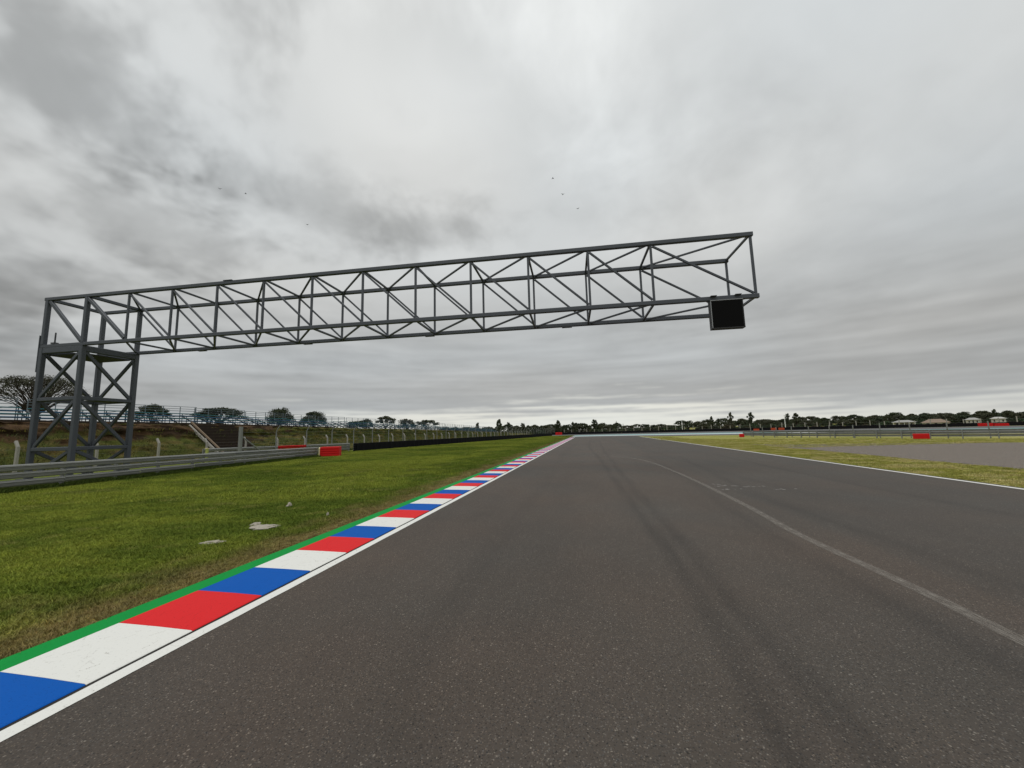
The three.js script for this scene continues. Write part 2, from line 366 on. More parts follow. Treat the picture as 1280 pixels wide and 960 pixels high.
{ // pale chips of paint left on the asphalt
  const gs = [];
  for (const [X, Z, n] of [[5.76, 11.5, 8], [5.85, 11.1, 9], [5.7, 10.6, 7], [6.5, 10.95, 8], [6.93, 10.3, 7]]) for (let i = 0; i < n; i++) {
    const k = 5, r = rr(0.015, 0.05), s = new THREE.Shape(); for (let q = 0; q < k; q++) { const a = q / k * 6.283, R = r * rr(0.5, 1.2); s[q ? 'lineTo' : 'moveTo'](Math.cos(a) * R * 1.5, Math.sin(a) * R * 0.7); }
    const g = new THREE.ShapeGeometry(s); g.rotateX(-Math.PI / 2); g.translate(X + rr(-0.3, 0.3), 0.004, -Z + rr(-0.12, 0.12)); gs.push(g);
  }
  const m = mesh('paint_flecks', mergeGeometries(gs), mat(C(0.34, 0.33, 0.31), 0.9)); tag(m, 'scattered pale paint flecks on the asphalt by the worn line', 'paint flecks', null, 'stuff');
}
// ---- kerb: one painted block after another, a green strip behind
const kerb = new THREE.Group(); kerb.name = 'kerb'; kerb.userData = { kind: 'structure', label: 'red, white and blue striped race track kerb' }; scene.add(kerb);
function profileGeo(s0, s1, prof, steps = 1) {             // a solid run along the straight with a cross-section of [l, y]
  const pos = [], uv = [], idx = [], n = prof.length;
  const ss = range(s0, s1, steps);
  const quad = (a, b, c, d) => { const i = pos.length / 3; for (const p of [a, b, c, d]) { const [X, Z] = T(p[0], p[1]); pos.push(X, p[2], -Z); uv.push(X, Z); } idx.push(i, i + 1, i + 2, i, i + 2, i + 3); };
  for (let k = 0; k < steps; k++) for (let i = 0; i < n - 1; i++) quad([ss[k], ...prof[i]], [ss[k], ...prof[i + 1]], [ss[k + 1], ...prof[i + 1]], [ss[k + 1], ...prof[i]]);
  for (const s of [s0, s1]) for (let i = 1; i < n - 2; i++) quad([s, ...prof[0]], [s, ...prof[i]], [s, ...prof[i + 1]], [s, ...prof[i + 1]]);
  const g = new THREE.BufferGeometry(); g.setAttribute('position', new THREE.Float32BufferAttribute(pos, 3)); g.setAttribute('uv', new THREE.Float32BufferAttribute(uv, 2)); g.setIndex(idx); g.computeVertexNormals(); return g;
}
{
  const kerbProf = [[-0.171, -0.03], [-0.171, 0.001], [-0.184, 0.006], [-0.55, 0.014], [-0.975, 0.017], [-0.990, 0.013], [-0.990, -0.012]];
  const STEP = 0.741, S0 = 2.935;            // a blue block ends and a white one begins at S0
  const mats = [M.white, M.red, M.blue];
  for (let k = -7; k < 117; k++) {
    const s0 = S0 + k * STEP;
    const b = mesh('kerb_block', profileGeo(s0 + 0.0012, s0 + STEP - 0.0012, kerbProf), mats[((k % 3) + 3) % 3], kerb);
    b.name = k === -7 ? 'kerb_block' : `kerb_block_${String(k + 7).padStart(3, '0')}`;
  }
  mesh('green_strip', profileGeo(S0 - 7 * STEP, S0 + 117 * STEP, [[-0.993, -0.012], [-0.993, 0.010], [-1.0, 0.013], [-1.23, 0.010], [-1.245, 0.003], [-1.245, -0.03]], 40), M.green, kerb);
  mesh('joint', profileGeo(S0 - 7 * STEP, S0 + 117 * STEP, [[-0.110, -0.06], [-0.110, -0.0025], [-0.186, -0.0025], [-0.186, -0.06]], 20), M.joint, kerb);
}
// ---- right: gravel trap and painted run-off far away
{
  const pts = [];
  for (const s of range(2, 31, 40)) pts.push(T(s, 16.9 + 0.35 * fbm(s * 0.35, 2, 3, 3) - 0.012 * (s - 12)));
  pts.push([20.3, 35.5], [20.5, 37.5], [21.2, 35.8]);
  for (const [X, Z] of [[23, 33.3], [26, 32.3], [28.7, 31.4], [32, 29.6], [35, 27.6], [39, 24.5], [46, 18], [52, 8]]) pts.push([X + rr(-0.3, 0.3), Z + rr(-0.2, 0.2)]);
  pts.push([40, -4], [20, -6]);
  structure('gravel_trap', polyGeo(pts, -0.002), M.gravel, 'brownish grey gravel trap beyond the right verge');
}
const farLine = [[14.5, 104], [20.5, 103], [39.6, 89.8], [54.9, 75.8], [72, 62], [84, 50]];
const shifted = (pts, d) => pts.map(([X, Z], i) => { const a = pts[Math.max(0, i - 1)], b = pts[Math.min(pts.length - 1, i + 1)]; const L = Math.hypot(b[0] - a[0], b[1] - a[1]); return [X - (b[1] - a[1]) / L * d, Z + (b[0] - a[0]) / L * d]; });
structure('runoff_line', stripGeo(farLine, shifted(farLine, 4.2), 0.002), M.farWhite, 'broad white painted band on the far run-off');
structure('runoff_paint', stripGeo(shifted(farLine, 4.21), shifted(farLine, 17), 0.002), M.turquoise, 'turquoise painted band on the far run-off');

// ---------------------------------------------------------------- embankment behind the left guard rail
const crest = [[-46, -18, 3.2], [-41, -2, 3.2], [-37, 12, 3.2], [-33, 24, 3.12], [-28.5, 35, 3.0], [-24, 55, 2.75], [-18, 75, 2.5], [-11, 100, 2.0], [0, 140, 1.2], [8, 165, 0.5]];
const crestCurve = new THREE.CatmullRomCurve3(crest.map(([X, Z, H]) => W(X, H, Z)), false, 'centripetal');
{
  const n = 1000, pts = crestCurve.getSpacedPoints(n);
  const key = [[4.6, 0], [4.2, 0.03], [3.4, 0.14], [2.6, 0.28], [1.9, 0.43], [1.35, 0.56], [1.0, 0.68], [0.75, 0.82], [0.52, 0.93], [0.3, 0.985], [0, 1]];
  const prof = []; for (let k = 0; k < key.length - 1; k++) for (let t = 0; t < 3; t++) prof.push([lerp(key[k][0], key[k + 1][0], t / 3), lerp(key[k][1], key[k + 1][1], t / 3)]);
  const FACE = prof.length; prof.push([0, 1], [-0.6, 1.0], [-3, 1.0], [-8, 1.0], [-20, 1.0], [-70, 1.0]);
  const pos = [], col = [], uv = [], idx = [];
  pts.forEach((p, i) => {
    const t = crestCurve.getTangentAt(i / n), L = Math.hypot(t.x, t.z), rx = -t.z / L, rz = t.x / L;   // towards the track
    prof.forEach(([o, f], k) => {
      let y = p.y * f - (k === 0 ? 0.25 : 0); const rough = k > 1 && k < FACE ? 1 : 0.1, d = i * 0.2, kk = k / 3;
      const q = fbm(d * 0.5, kk * 0.8, 2, 5, 0.6);
      const oo = o + rough * q * 0.75; y += rough * 0.28 * fbm(d * 0.9, kk * 1.3, 9, 4, 0.6);
      pos.push(p.x + rx * oo, y, p.z + rz * oo); uv.push(p.x, -p.z + k * 0.5);
      // bare brown soil up to the stairs, grass further on
      const Z = -p.z, soil = k < FACE ? sm(-0.10, 0.10, fbm(d * 0.45, kk * 0.6, 5, 5, 0.6) * 1.1 + (f - 0.66) * 0.9 + sm(30, 24, Z) * 0.12 - sm(40, 50, Z) * 0.85) : 0;
      const v = 1 + 0.9 * fbm(d * 1.5, kk * 1.6, 3, 4, 0.6), dry = sm(-0.1, 0.25, fbm(d * 0.7, kk * 0.7, 14, 3)), dark = sm(-0.1, 0.15, fbm(d * 0.8, kk * 1.1, 21, 4));
      const c = [lerp(lerp(0.058, 0.105, dry), lerp(0.072, 0.026, dark), soil) * v, lerp(lerp(0.066, 0.085, dry), lerp(0.043, 0.016, dark), soil) * v, lerp(lerp(0.016, 0.034, dry), lerp(0.027, 0.011, dark), soil) * v];
      col.push(c[0] / 0.33, c[1] / 0.33, c[2] / 0.30);
    });
  });
  const m = prof.length;
  for (let i = 0; i < n; i++) for (let k = 0; k < m - 1; k++) { const a = i * m + k; idx.push(a, a + m, a + 1, a + 1, a + m, a + m + 1); }
  const g = new THREE.BufferGeometry();
  g.setAttribute('position', new THREE.Float32BufferAttribute(pos, 3)); g.setAttribute('color', new THREE.Float32BufferAttribute(col, 3)); g.setAttribute('uv', new THREE.Float32BufferAttribute(uv, 2));
  g.setIndex(idx); g.computeVertexNormals();
  structure('embankment', g, M.grass, 'embankment of brown soil and rough grass behind the left guard rail');
}
function crestFrame(u, back = 0) {
  const p = crestCurve.getPointAt(u), t = crestCurve.getTangentAt(u), L = Math.hypot(t.x, t.z), rx = -t.z / L, rz = t.x / L;
  return { p: new THREE.Vector3(p.x - rx * back, p.y, p.z - rz * back), turn: Math.atan2(rx, rz), rx, rz };   // local +z faces the track
}
const crestAt = (Z) => { let a = 0, b = 1; for (let i = 0; i < 40; i++) { const m = (a + b) / 2; if (-crestCurve.getPointAt(m).z < Z) a = m; else b = m; } return a; };

// ---------------------------------------------------------------- gantry
{
  const th = -0.1487, e = new THREE.Vector3(Math.cos(th), 0, -Math.sin(th)), nb = new THREE.Vector3(-Math.sin(th), 0, -Math.cos(th)); // along the truss, away from the camera
  const base = W(-21.475, 0, 17.6);
  const g = thing('gantry', base, 'dark grey steel truss gantry reaching over the track from a braced tower', 'gantry');
  g.userData.axis = nb.clone();
  const D = 2.2018, Hb = 6.087, Ht = 8.333, Hm = 3.644, Hl = 1.418, p0 = 2.2187, p = 2.2483, L = 3.376;
  const s = (k) => k === 0 ? 0 : k < 13 ? p0 + (k - 1) * p : p0 + 11 * p + L;
  const P = (k, y, b) => e.clone().multiplyScalar(s(k)).addScaledVector(nb, D * b).setY(y);
  const F0 = 0, B0 = 1, ch = 0.152;
  const ext = (v, d) => v.clone().addScaledVector(e, d);
  // four chords
  for (const [y, b, k0] of [[Ht, F0, 0], [Ht, B0, 0], [Hb, F0, 0], [Hb, B0, 0]]) bar('chord', ext(P(k0, y, b), k0 ? 0 : -0.13), ext(P(13, y, b), ch / 2), ch, ch, M.steel, g, CBAR);
  // webs of the two upright faces
  const r = ch / 2 + 0.002;
  for (let k = 2; k <= 13; k++) for (const b of [F0, B0]) bar('vertical', P(k, Hb + r, b), P(k, Ht - r, b), 0.078, 0.078, M.steel, g, CBAR);
  for (let k = 1; k <= 12; k++) for (const b of [F0, B0]) {
    const a = P(k, Ht - r, b), c = P(k + 1, Hb + r, b), d = c.clone().sub(a).normalize();
    bar('diagonal', a.addScaledVector(d, 0.07), c.addScaledVector(d, -0.07), k === 1 && b === F0 ? 0.14 : 0.072, k === 1 && b === F0 ? 0.14 : 0.072, M.steel, g, CBAR);
  }
  // top and bottom planes: a strut at each node and a diagonal to the next
  for (const y of [Ht, Hb]) {
    for (let k = 0; k <= 13; k++) { if (y === Hb && k < 2) continue; const w = k < 2 ? 0.14 : 0.075; bar('cross_strut', P(k, y, F0).addScaledVector(nb, r), P(k, y, B0).addScaledVector(nb, -r), w, w, M.steel, g, CBAR); }
    for (let k = 1; k <= 12; k++) { const a = P(k + 1, y, F0), c = P(k, y, B0), d = c.clone().sub(a).normalize(); bar('plan_brace', a.addScaledVector(d, 0.13), c.addScaledVector(d, -0.13), 0.07, 0.062, M.steel, g, CBAR); }
  }
  // splice plates under the chords
  for (const [sv, y, b] of [[9.3, Ht, F0], [11.5, Hb, B0], [17.5, Hb, B0], [23.6, Hb, B0], [5.8, Hb, B0]]) {
    const a = e.clone().multiplyScalar(sv).addScaledVector(nb, D * b).setY(y + (y === Ht ? r + 0.012 : -r - 0.012));
    bar('splice_plate', a, ext(a, 0.42), 0.2, 0.024, M.steelDark, g);
  }
  // tower
  const lw = 0.19;
  for (const k of [0, 1]) for (const b of [F0, B0]) {
    const off = P(k, 0, b);
    bar('leg', off.clone().setY(0.16), off.clone().setY(Hb - r), lw, lw, M.steel, g, CBAR);
    bar('leg', off.clone().setY(Hb + r), off.clone().setY(Ht - r), 0.165, 0.165, M.steel, g, CBAR);
    const fp = bar('foot_plate', off.clone().setY(0.12), off.clone().setY(0.158), 0.5, 0.5, M.steelDark, g);
    bar('footing', off.clone().setY(-0.4), off.clone().setY(0.118), 0.8, 0.8, M.concrete, g);
  }
  bar('stiffener_plate', P(0, 4.9, F0).addScaledVector(e, -lw / 2 - 0.022), P(0, 6.6, F0).addScaledVector(e, -lw / 2 - 0.022), 0.2, 0.04, M.steel, g);
  const side = [[[0, F0], [1, F0]], [[1, F0], [1, B0]], [[0, F0], [0, B0]], [[0, B0], [1, B0]]];
  const diag = [[[1, F0], [0, F0]], [[0, F0], [0, B0]], [[1, F0], [1, B0]], [[1, B0], [0, B0]]];        // top of the first, foot of the second
  for (const y of [Hl, Hm, Hb - 0.2]) for (const [[a, b], [c, d]] of side) {
    const A = P(a, y, b), B = P(c, y, d), u = B.clone().sub(A).normalize(), t = y > 5 ? 0.28 : 0.16;
    bar('ring_beam', A.addScaledVector(u, lw / 2 + 0.002), B.addScaledVector(u, -lw / 2 - 0.002), 0.15, t, M.steel, g, CBAR);
  }
  for (const [y1, y0] of [[Hb - 0.36, Hm + 0.1], [Hm - 0.1, Hl + 0.1], [Hl - 0.1, 0.0]]) for (const [[a, b], [c, d]] of diag) {
    const A = P(a, y1, b), B = P(c, Math.max(y0, 0.2), d), u = P(c, 0, d).sub(P(a, 0, b)).normalize();
    bar('tower_brace', A.addScaledVector(u, lw / 2 + 0.03), B.addScaledVector(u, -lw / 2 - 0.03), 0.1, 0.145, M.steel, g, CBAR);
  }
  { const A = P(0, Ht - 0.1, F0).addScaledVector(e, 0.12), B = P(1, Hb + 0.15, F0).addScaledVector(e, -0.14); bar('tower_brace', A, B, 0.11, 0.15, M.steel, g, CBAR); }
  { // deck of checker plates between the legs
    for (let i = 0; i < 3; i++) { const a = e.clone().multiplyScalar(0.16 + i * 0.635).addScaledVector(nb, D / 2).setY(Hb - 0.385); bar('deck_plate', a, ext(a, 0.628), D - 0.3, 0.05, M.steelDark, g); }
    const m = P(0, Hm + 0.0, B0).addScaledVector(e, p0 / 2); bar('landing_plate', ext(m, -0.3), ext(m, 0.75), 0.9, 0.05, M.steelDark, g).position.addScaledVector(nb, -0.55);
  }
  { // small antenna on the tower head
    const a = P(0, Hb + ch / 2, F0).addScaledVector(e, 0.62);
    const f = bar('antenna_base', a.clone().setY(Hb + 0.085), a.clone().setY(Hb + 0.15), 0.16, 0.22, M.steelDark, g);
    bar('antenna', a.clone().setY(Hb + 0.152), a.clone().setY(Hb + 0.62), 0.045, 0.045, M.steelDark, g, CBAR);
  }
  // black display under the end of the truss
  const c0 = base.clone().addScaledVector(e, 29.30).addScaledVector(nb, -0.02).setY(4.98);
  const scr = thing('display_screen', c0, 'blank square black display hanging from the free end of the gantry', 'display', null, th * -1);
  scr.rotation.y = -th * -1;
  const w = 1.06, h = 1.02, dp = 0.22;
  const lb = (n, x, y, z, sx, sy, sz, m, par = scr) => { const o = mesh(n, UNIT, m, par); o.position.set(x, y, z); o.scale.set(sx, sy, sz); return o; };
  lb('housing', 0, h / 2, 0, w, h, dp, M.housing);
  lb('panel', 0, h / 2, dp / 2 + 0.006, w - 0.09, h - 0.09, 0.012, M.screen);
  lb('bezel', 0, h - 0.012, dp / 2 + 0.0115, w, 0.020, 0.023, M.screenFrame); lb('bezel', 0, 0.017, dp / 2 + 0.0115, w, 0.030, 0.023, M.housing);
  for (const q of [-1, 1]) lb('bezel', q * (w / 2 - 0.014), h / 2, dp / 2 + 0.0115, 0.018, h - 0.066, 0.023, q < 0 ? M.screenFrame : M.housing);
  for (const q of [-0.4, 0.4]) { lb('bracket', q, h + 0.07, -0.106, 0.05, 0.145, 0.02, M.steelDark); lb('clamp', q, h + 0.152, 0.03, 0.2, 0.016, 0.26, M.steelDark); }
}

// ---------------------------------------------------------------- guard rails
function wBeam() {                                          // corrugated beam, unit length along x, 0.31 m tall about the origin, bulging to +z
  const a = [[-0.155, 0.0], [-0.135, 0.01], [-0.115, 0.07], [-0.055, 0.08], [-0.025, 0.012], [0.025, 0.012], [0.055, 0.08], [0.115, 0.07], [0.135, 0.01], [0.155, 0.0]];
  const s = new THREE.Shape(); a.forEach(([y, z], i) => s[i ? 'lineTo' : 'moveTo'](z, y)); for (const [y, z] of [...a].reverse()) s.lineTo(z - 0.006, y); s.closePath();
  const g = new THREE.ExtrudeGeometry(s, { depth: 1, bevelEnabled: false }); g.translate(0, 0, -0.5);
  g.rotateY(-Math.PI / 2);                                   // depth -> -x, profile x -> z
  return g;
}
const WB = wBeam();
function guardRail(pts, heights, label, opts = {}) {
  const curve = new THREE.CatmullRomCurve3(pts.map(([X, Z]) => W(X, 0, Z)), false, 'centripetal');
  const len = curve.getLength(), nseg = Math.round(len / 3.0), start = curve.getPointAt(0);
  const g = thing('guard_rail', start, label, 'guard rail');
  const H = (u) => lerp(heights[0], heights[1], u);
  for (let i = 0; i < nseg; i++) {
    const a = curve.getPointAt(i / nseg).sub(start), b = curve.getPointAt((i + 1) / nseg).sub(start), um = (i + 0.5) / nseg;
    const dir = b.clone().sub(a), L = dir.length(), turn = Math.atan2(-dir.z, dir.x);
    const hh = H(um), pitch = (hh - 0.155 * 0.93) / (opts.tiers ?? 3);
    for (let k = 0; k < (opts.tiers ?? 3); k++) {
      const tall = pitch * 0.85 / 0.31;
      const m = mesh('rail_beam', WB, opts.red && um > opts.red[0] && um < opts.red[1] && k >= 1 ? M.redPlastic : (rnd() < 0.25 ? M.galvDull : M.galv), g);
      const y0 = H(i / nseg), y1 = H((i + 1) / nseg);
      m.position.copy(a).add(b).multiplyScalar(0.5).setY(hh - pitch * ((opts.tiers ?? 3) - 1 - k) - 0.155 * tall);
      m.rotation.set(0, turn + (opts.flip ? Math.PI : 0), Math.atan2(y1 - y0, L) * (opts.flip ? -1 : 1), 'YXZ'); m.scale.set(L - 0.004, tall, 1);
    }
  }
  const np = Math.round(len / 2), side = opts.flip ? -1 : 1;
  for (let i = 0; i <= np; i++) {
    const u = Math.min(0.999, Math.max(0.001, i / np)), a = curve.getPointAt(u).sub(start), t = curve.getTangentAt(u);
    const q = new THREE.Vector3(t.z, 0, -t.x).multiplyScalar(side * 0.085); a.add(q);
    const m = mesh('post', CBAR, M.galvDull, g); m.position.copy(a).setY(H(u) / 2 - 0.17); m.rotation.set(0, Math.atan2(-t.z, t.x), Math.PI / 2, 'YXZ'); m.scale.set(H(u) + 0.30, 0.08, 0.13);
  }
  return { g, curve };
}
guardRail([[-19.2, 4], [-18.4, 9], [-17.75, 13.4], [-17.3, 19.4], [-17.0, 25.6], [-16.35, 33]], [1.04, 0.80], 'long silver triple guard rail in front of the gantry tower, ending at the red cushion');
guardRail([[-23.0, 29.4], [-21.9, 32], [-19.9, 37], [-17.85, 43.1]], [1.0, 0.88], 'silver triple guard rail with a red length, joining the black tyre wall', { red: [0.42, 0.68] });
// red cushion on the end of the first rail
function cushion(name, X, Z, turn, w, h, d, label, m, group, strap = true) {
  const g = thing(name, W(X, 0, Z), label, 'barrier block', group, turn);
  const prof = new THREE.Shape(); const n = 4; prof.moveTo(-d / 2, 0.02);
  prof.lineTo(-d / 2, h); prof.lineTo(d / 2 - 0.04, h);
  for (let i = n - 1; i >= 0; i--) { const y0 = 0.02 + (h - 0.02) * i / n, y1 = 0.02 + (h - 0.02) * (i + 1) / n, k = (y1 - y0); prof.lineTo(d / 2 - 0.05, y1 - k * 0.04); prof.lineTo(d / 2, y1 - k * 0.22); prof.lineTo(d / 2, y0 + k * 0.22); prof.lineTo(d / 2 - 0.05, y0 + k * 0.04); }
  prof.closePath();
  const b = new THREE.ExtrudeGeometry(prof, { depth: w, bevelEnabled: true, bevelSize: 0.02, bevelThickness: 0.02, bevelSegments: 1 }); b.translate(0, 0, -w / 2); b.rotateY(-Math.PI / 2);
  mesh('body', b, m, g);
  if (strap) { const s = mesh('end_panel', CBAR, M.cream, g); s.position.set(-w / 2 - 0.07, h * 0.5, 0.02); s.scale.set(0.09, h * 0.98, d); }
  return g;
}
const cush = cushion('barrier_block', -15.4, 33.4, 0.18, 1.45, 0.78, 0.8, 'red ribbed barrier block with cream end on the left guard rail end', M.redPlastic);
{ // pale yellow marker by the start of the second rail
  const g = thing('marker_post', W(-22.6, 0, 29.2), 'small yellow-green marker post at the start of the second guard rail', 'marker post');
  const b = mesh('post', CBAR, M.yellow, g); b.rotation.z = Math.PI / 2; b.position.y = 0.5; b.scale.set(1.0, 0.16, 0.12);
  const c = mesh('cap', CBAR, M.cream, g); c.position.y = 1.02; c.scale.set(0.2, 0.05, 0.16);
}

// ---------------------------------------------------------------- tyre walls
const tyreStack = (() => { const p = [], R = 0.3; for (let k = 0; k < 4; k++) { const y = k * 0.21; p.push([R * 0.82, y + 0.005], [R * 0.97, y + 0.04], [R, y + 0.105], [R * 0.97, y + 0.17], [R * 0.82, y + 0.205]); } const v = [new THREE.Vector2(0.14, 0.0), ...p.map(([r, y]) => new THREE.Vector2(r, y)), new THREE.Vector2(0.16, 0.85), new THREE.Vector2(0.14, 0.70)]; return new THREE.LatheGeometry(v, 12); })();
const beltGeo = (() => { const s = new THREE.Shape(), n = 18; const L = 6; for (let i = 0; i <= n; i++) s[i ? 'lineTo' : 'moveTo'](-L / 2 + L * i / n, 0.31 + 0.025 * Math.cos(i * 2.1) + 0.012 * Math.sin(i * 5)); for (let i = n; i >= 0; i--) s.lineTo(-L / 2 + L * i / n, 0.298 + 0.025 * Math.cos(i * 2.1) + 0.012 * Math.sin(i * 5) - 0.004); s.closePath(); const g = new THREE.ExtrudeGeometry(s, { depth: 0.80, bevelEnabled: false }); g.rotateX(-Math.PI / 2); g.scale(1, 1, -1); g.translate(0, 0.02, 0); return g; })();
// extruded belt: scaling z by -1 flips the winding, put it back
{ const ix = beltGeo.index; if (!ix) { const p = beltGeo.attributes.position.array; for (let i = 0; i < p.length; i += 9) for (let k = 0; k < 3; k++) { const t = p[i + 3 + k]; p[i + 3 + k] = p[i + 6 + k]; p[i + 6 + k] = t; } } beltGeo.computeVertexNormals(); }
function tyreWall(name, a, b, label, group, stacks) {
  const A = W(a[0], 0, a[1]), B = W(b[0], 0, b[1]), len = A.distanceTo(B), n = Math.round(len / 6), turn = Math.atan2(-(B.z - A.z), B.x - A.x);
  let first = null;
  for (let i = 0; i < n; i++) {
    const c = A.clone().lerp(B, (i + 0.5) / n);
    if (first) { copy(first, c, turn); continue; }
    const g = first = thing(name, c, label, 'tyre barrier', group, turn); g.userData.kind = 'thing';
    const bm = mesh('belt', beltGeo, M.rubber, g); bm.scale.set(len / n / 6 * 0.998, 1, 1);
    for (let k = 0; k < 10; k++) { const t = mesh('tyre_stack', tyreStack, M.rubber, g); t.position.set(-2.7 + k * 0.6, 0, -0.03); if (!stacks) t.scale.y = 1; }
  }
}
const tyreLine = (Z) => [-32.55 + 0.35 * Z, Z];
tyreWall('tyre_wall_section', tyreLine(43.3), tyreLine(128), 'black belted tyre wall section running along the left grass below the fence', 'tyre wall along the left grass');
tyreWall('far_tyre_wall_section', [15, 152], [58, 139], 'black belted tyre wall section at the back of the far run-off', 'far tyre wall');
tyreWall('far_tyre_wall_section', [58, 139], [98, 104], 'black belted tyre wall section at the back of the far run-off', 'far tyre wall');
tyreWall('far_tyre_wall_section', [98, 104], [128, 84], 'black belted tyre wall section at the back of the far run-off', 'far tyre wall');

// ---------------------------------------------------------------- fences
function crankedPost(h, r, lean, reach) {                   // a post whose head bends over towards the track (+z)
  const c = new THREE.CatmullRomCurve3([new THREE.Vector3(0, -0.3, 0), new THREE.Vector3(0, h * 0.5, 0), new THREE.Vector3(0, h - reach * 1.0, 0), new THREE.Vector3(0, h - reach * 0.6, reach * 0.25), new THREE.Vector3(0, h, reach * lean)], false, 'catmullrom', 0.2);
  return new THREE.TubeGeometry(c, 14, r, 7, false);
}
const tallPostGeo = crankedPost(2.75, 0.05, 0.75, 0.55);
{
  const F = (Z) => W(-30.2 + 0.28 * Z, 0, Z), start = F(31);
  const g = thing('debris_fence', start, 'tall grey debris fence with bent-over post heads behind the tyre wall', 'fence');
  const turn = Math.atan2(1, 0.28) ;                       // heads lean to the track
  const Zs = []; for (let Z = 34.3; Z < 175; Z += 3.28) Zs.push(Z);
  Zs.forEach((Z) => { const m = mesh('post', tallPostGeo, M.galvDull, g); m.position.copy(F(Z)).sub(start); m.rotation.y = turn; });
  const e0 = F(31.1).sub(start); const big = bar('end_post', e0.clone().setY(-0.3), e0.clone().setY(2.6), 0.22, 0.22, M.galvDull, g, CBAR);
  bar('end_brace', e0.clone().setY(1.9), F(33.6).sub(start).setY(0.1), 0.09, 0.09, M.galvDull, g, CBAR);
  for (const y of [0.95, 1.25, 1.55, 1.85, 2.15]) bar('cable', e0.clone().setY(y), F(172).sub(start).setY(y), 0.012, 0.012, M.galvDull, g);
}
{
  const c = chamferBar(0.16);
  const F = (Z) => W(-31 + 0.25 * Z, 0, Z), start = F(20.6);
  const g = thing('concrete_post_fence', start, 'row of short pale concrete posts with angled heads at the foot of the embankment', 'fence');
  const t = new THREE.Vector3(0.97, 0, 0.24);
  for (let k = -2; k < 40; k++) {
    const Z = 20.6 + k * 3.21, a = F(Z).sub(start), tall = 1.78 + rr(-0.05, 0.05);
    const lean = new THREE.Vector3(rr(-0.04, 0.04), 0, rr(-0.04, 0.04)), k1 = a.clone().setY(tall - 0.28).add(lean);
    const m = bar('post', a.clone().setY(-0.3), k1, 0.13, 0.13, M.concrete, g, c);
    bar('post_head', k1.clone().setY(tall - 0.30), k1.clone().setY(tall + 0.02).addScaledVector(t, -0.22), 0.12, 0.12, M.concrete, g, c);
  }
  for (const y of [0.5, 1.0, 1.4]) bar('wire', F(14.2).sub(start).setY(y), F(146).sub(start).setY(y), 0.006, 0.006, M.galvDull, g);
}

// ---------------------------------------------------------------- bleachers on the crest
{
  const L = 5.6, rows = 4;
  const first = thing('bleacher', new THREE.Vector3(), 'open steel bleacher with blue plank seats on top of the embankment', 'bleacher', 'bleachers along the embankment crest');
  const v = (x, y, z) => new THREE.Vector3(x, y, z);
  for (let r = 0; r < rows; r++) {
    const y = 0.42 + r * 0.25, z = -0.35 - r * 0.62;
    bar('seat_plank', v(-L / 2, y, z), v(L / 2, y, z), 0.28, 0.065, r % 2 ? M.seatTeal : M.seatBlue, first);
    bar('foot_plank', v(-L / 2, y - 0.28, z + 0.34), v(L / 2, y - 0.28, z + 0.34), 0.24, 0.05, M.frameGrey, first);
  }
  for (let i = 0; i <= 4; i++) {
    const x = -L / 2 + 0.06 + (L - 0.12) * i / 4;
    bar('stringer', v(x, 0.05, -0.15), v(x, 0.36 + rows * 0.25 - 0.3, -0.35 - rows * 0.62 + 0.2), 0.06, 0.08, M.frameGrey, first);
    for (let r = 0; r < rows; r++) bar('upright', v(x, -0.1, -0.42 - r * 0.62), v(x, 0.385 + r * 0.25, -0.42 - r * 0.62), 0.045, 0.045, M.frameGrey, first);
    bar('rail_post', v(x, 0.3, -2.62), v(x, 1.85, -2.62), 0.045, 0.045, M.frameGrey, first);
  }
  for (const y of [1.45, 1.65, 1.85]) bar('back_rail', v(-L / 2, y, -2.62), v(L / 2, y, -2.62), 0.04, 0.04, M.frameGrey, first);
  bar('brace', v(-L / 2 + 0.1, 0.1, -2.5), v(L / 2 - 0.1, 1.3, -2.5), 0.035, 0.035, M.frameGrey, first);
  const len = crestCurve.getLength(), u0 = crestAt(2), u1 = crestAt(128), n = Math.floor((u1 - u0) * len / 5.75);
  for (let i = 0; i <= n; i++) { const f = crestFrame(u0 + i * 5.75 / len, 0.7), o = i ? copy(first, f.p, f.turn) : first; o.position.copy(f.p); o.position.y -= 0.04; o.rotation.y = f.turn; }
}
{ // edging boards along the crest
  const len = crestCurve.getLength(), u0 = crestAt(4), f0 = crestFrame(u0, 0.1);
  const g = thing('retaining_edge', f0.p, 'low dark board edging along the top of the earth embankment under the bleachers', 'edging');
  for (let i = 0; i < 13; i++) { const a = crestFrame(u0 + i * 4 / len, 0.12).p.sub(f0.p), b = crestFrame(u0 + (i + 1) * 4 / len, 0.12).p.sub(f0.p); a.y += rr(-0.02, 0.02); bar('board', a, b, 0.08, 0.34, M.concreteDark, g, CBAR); }
}
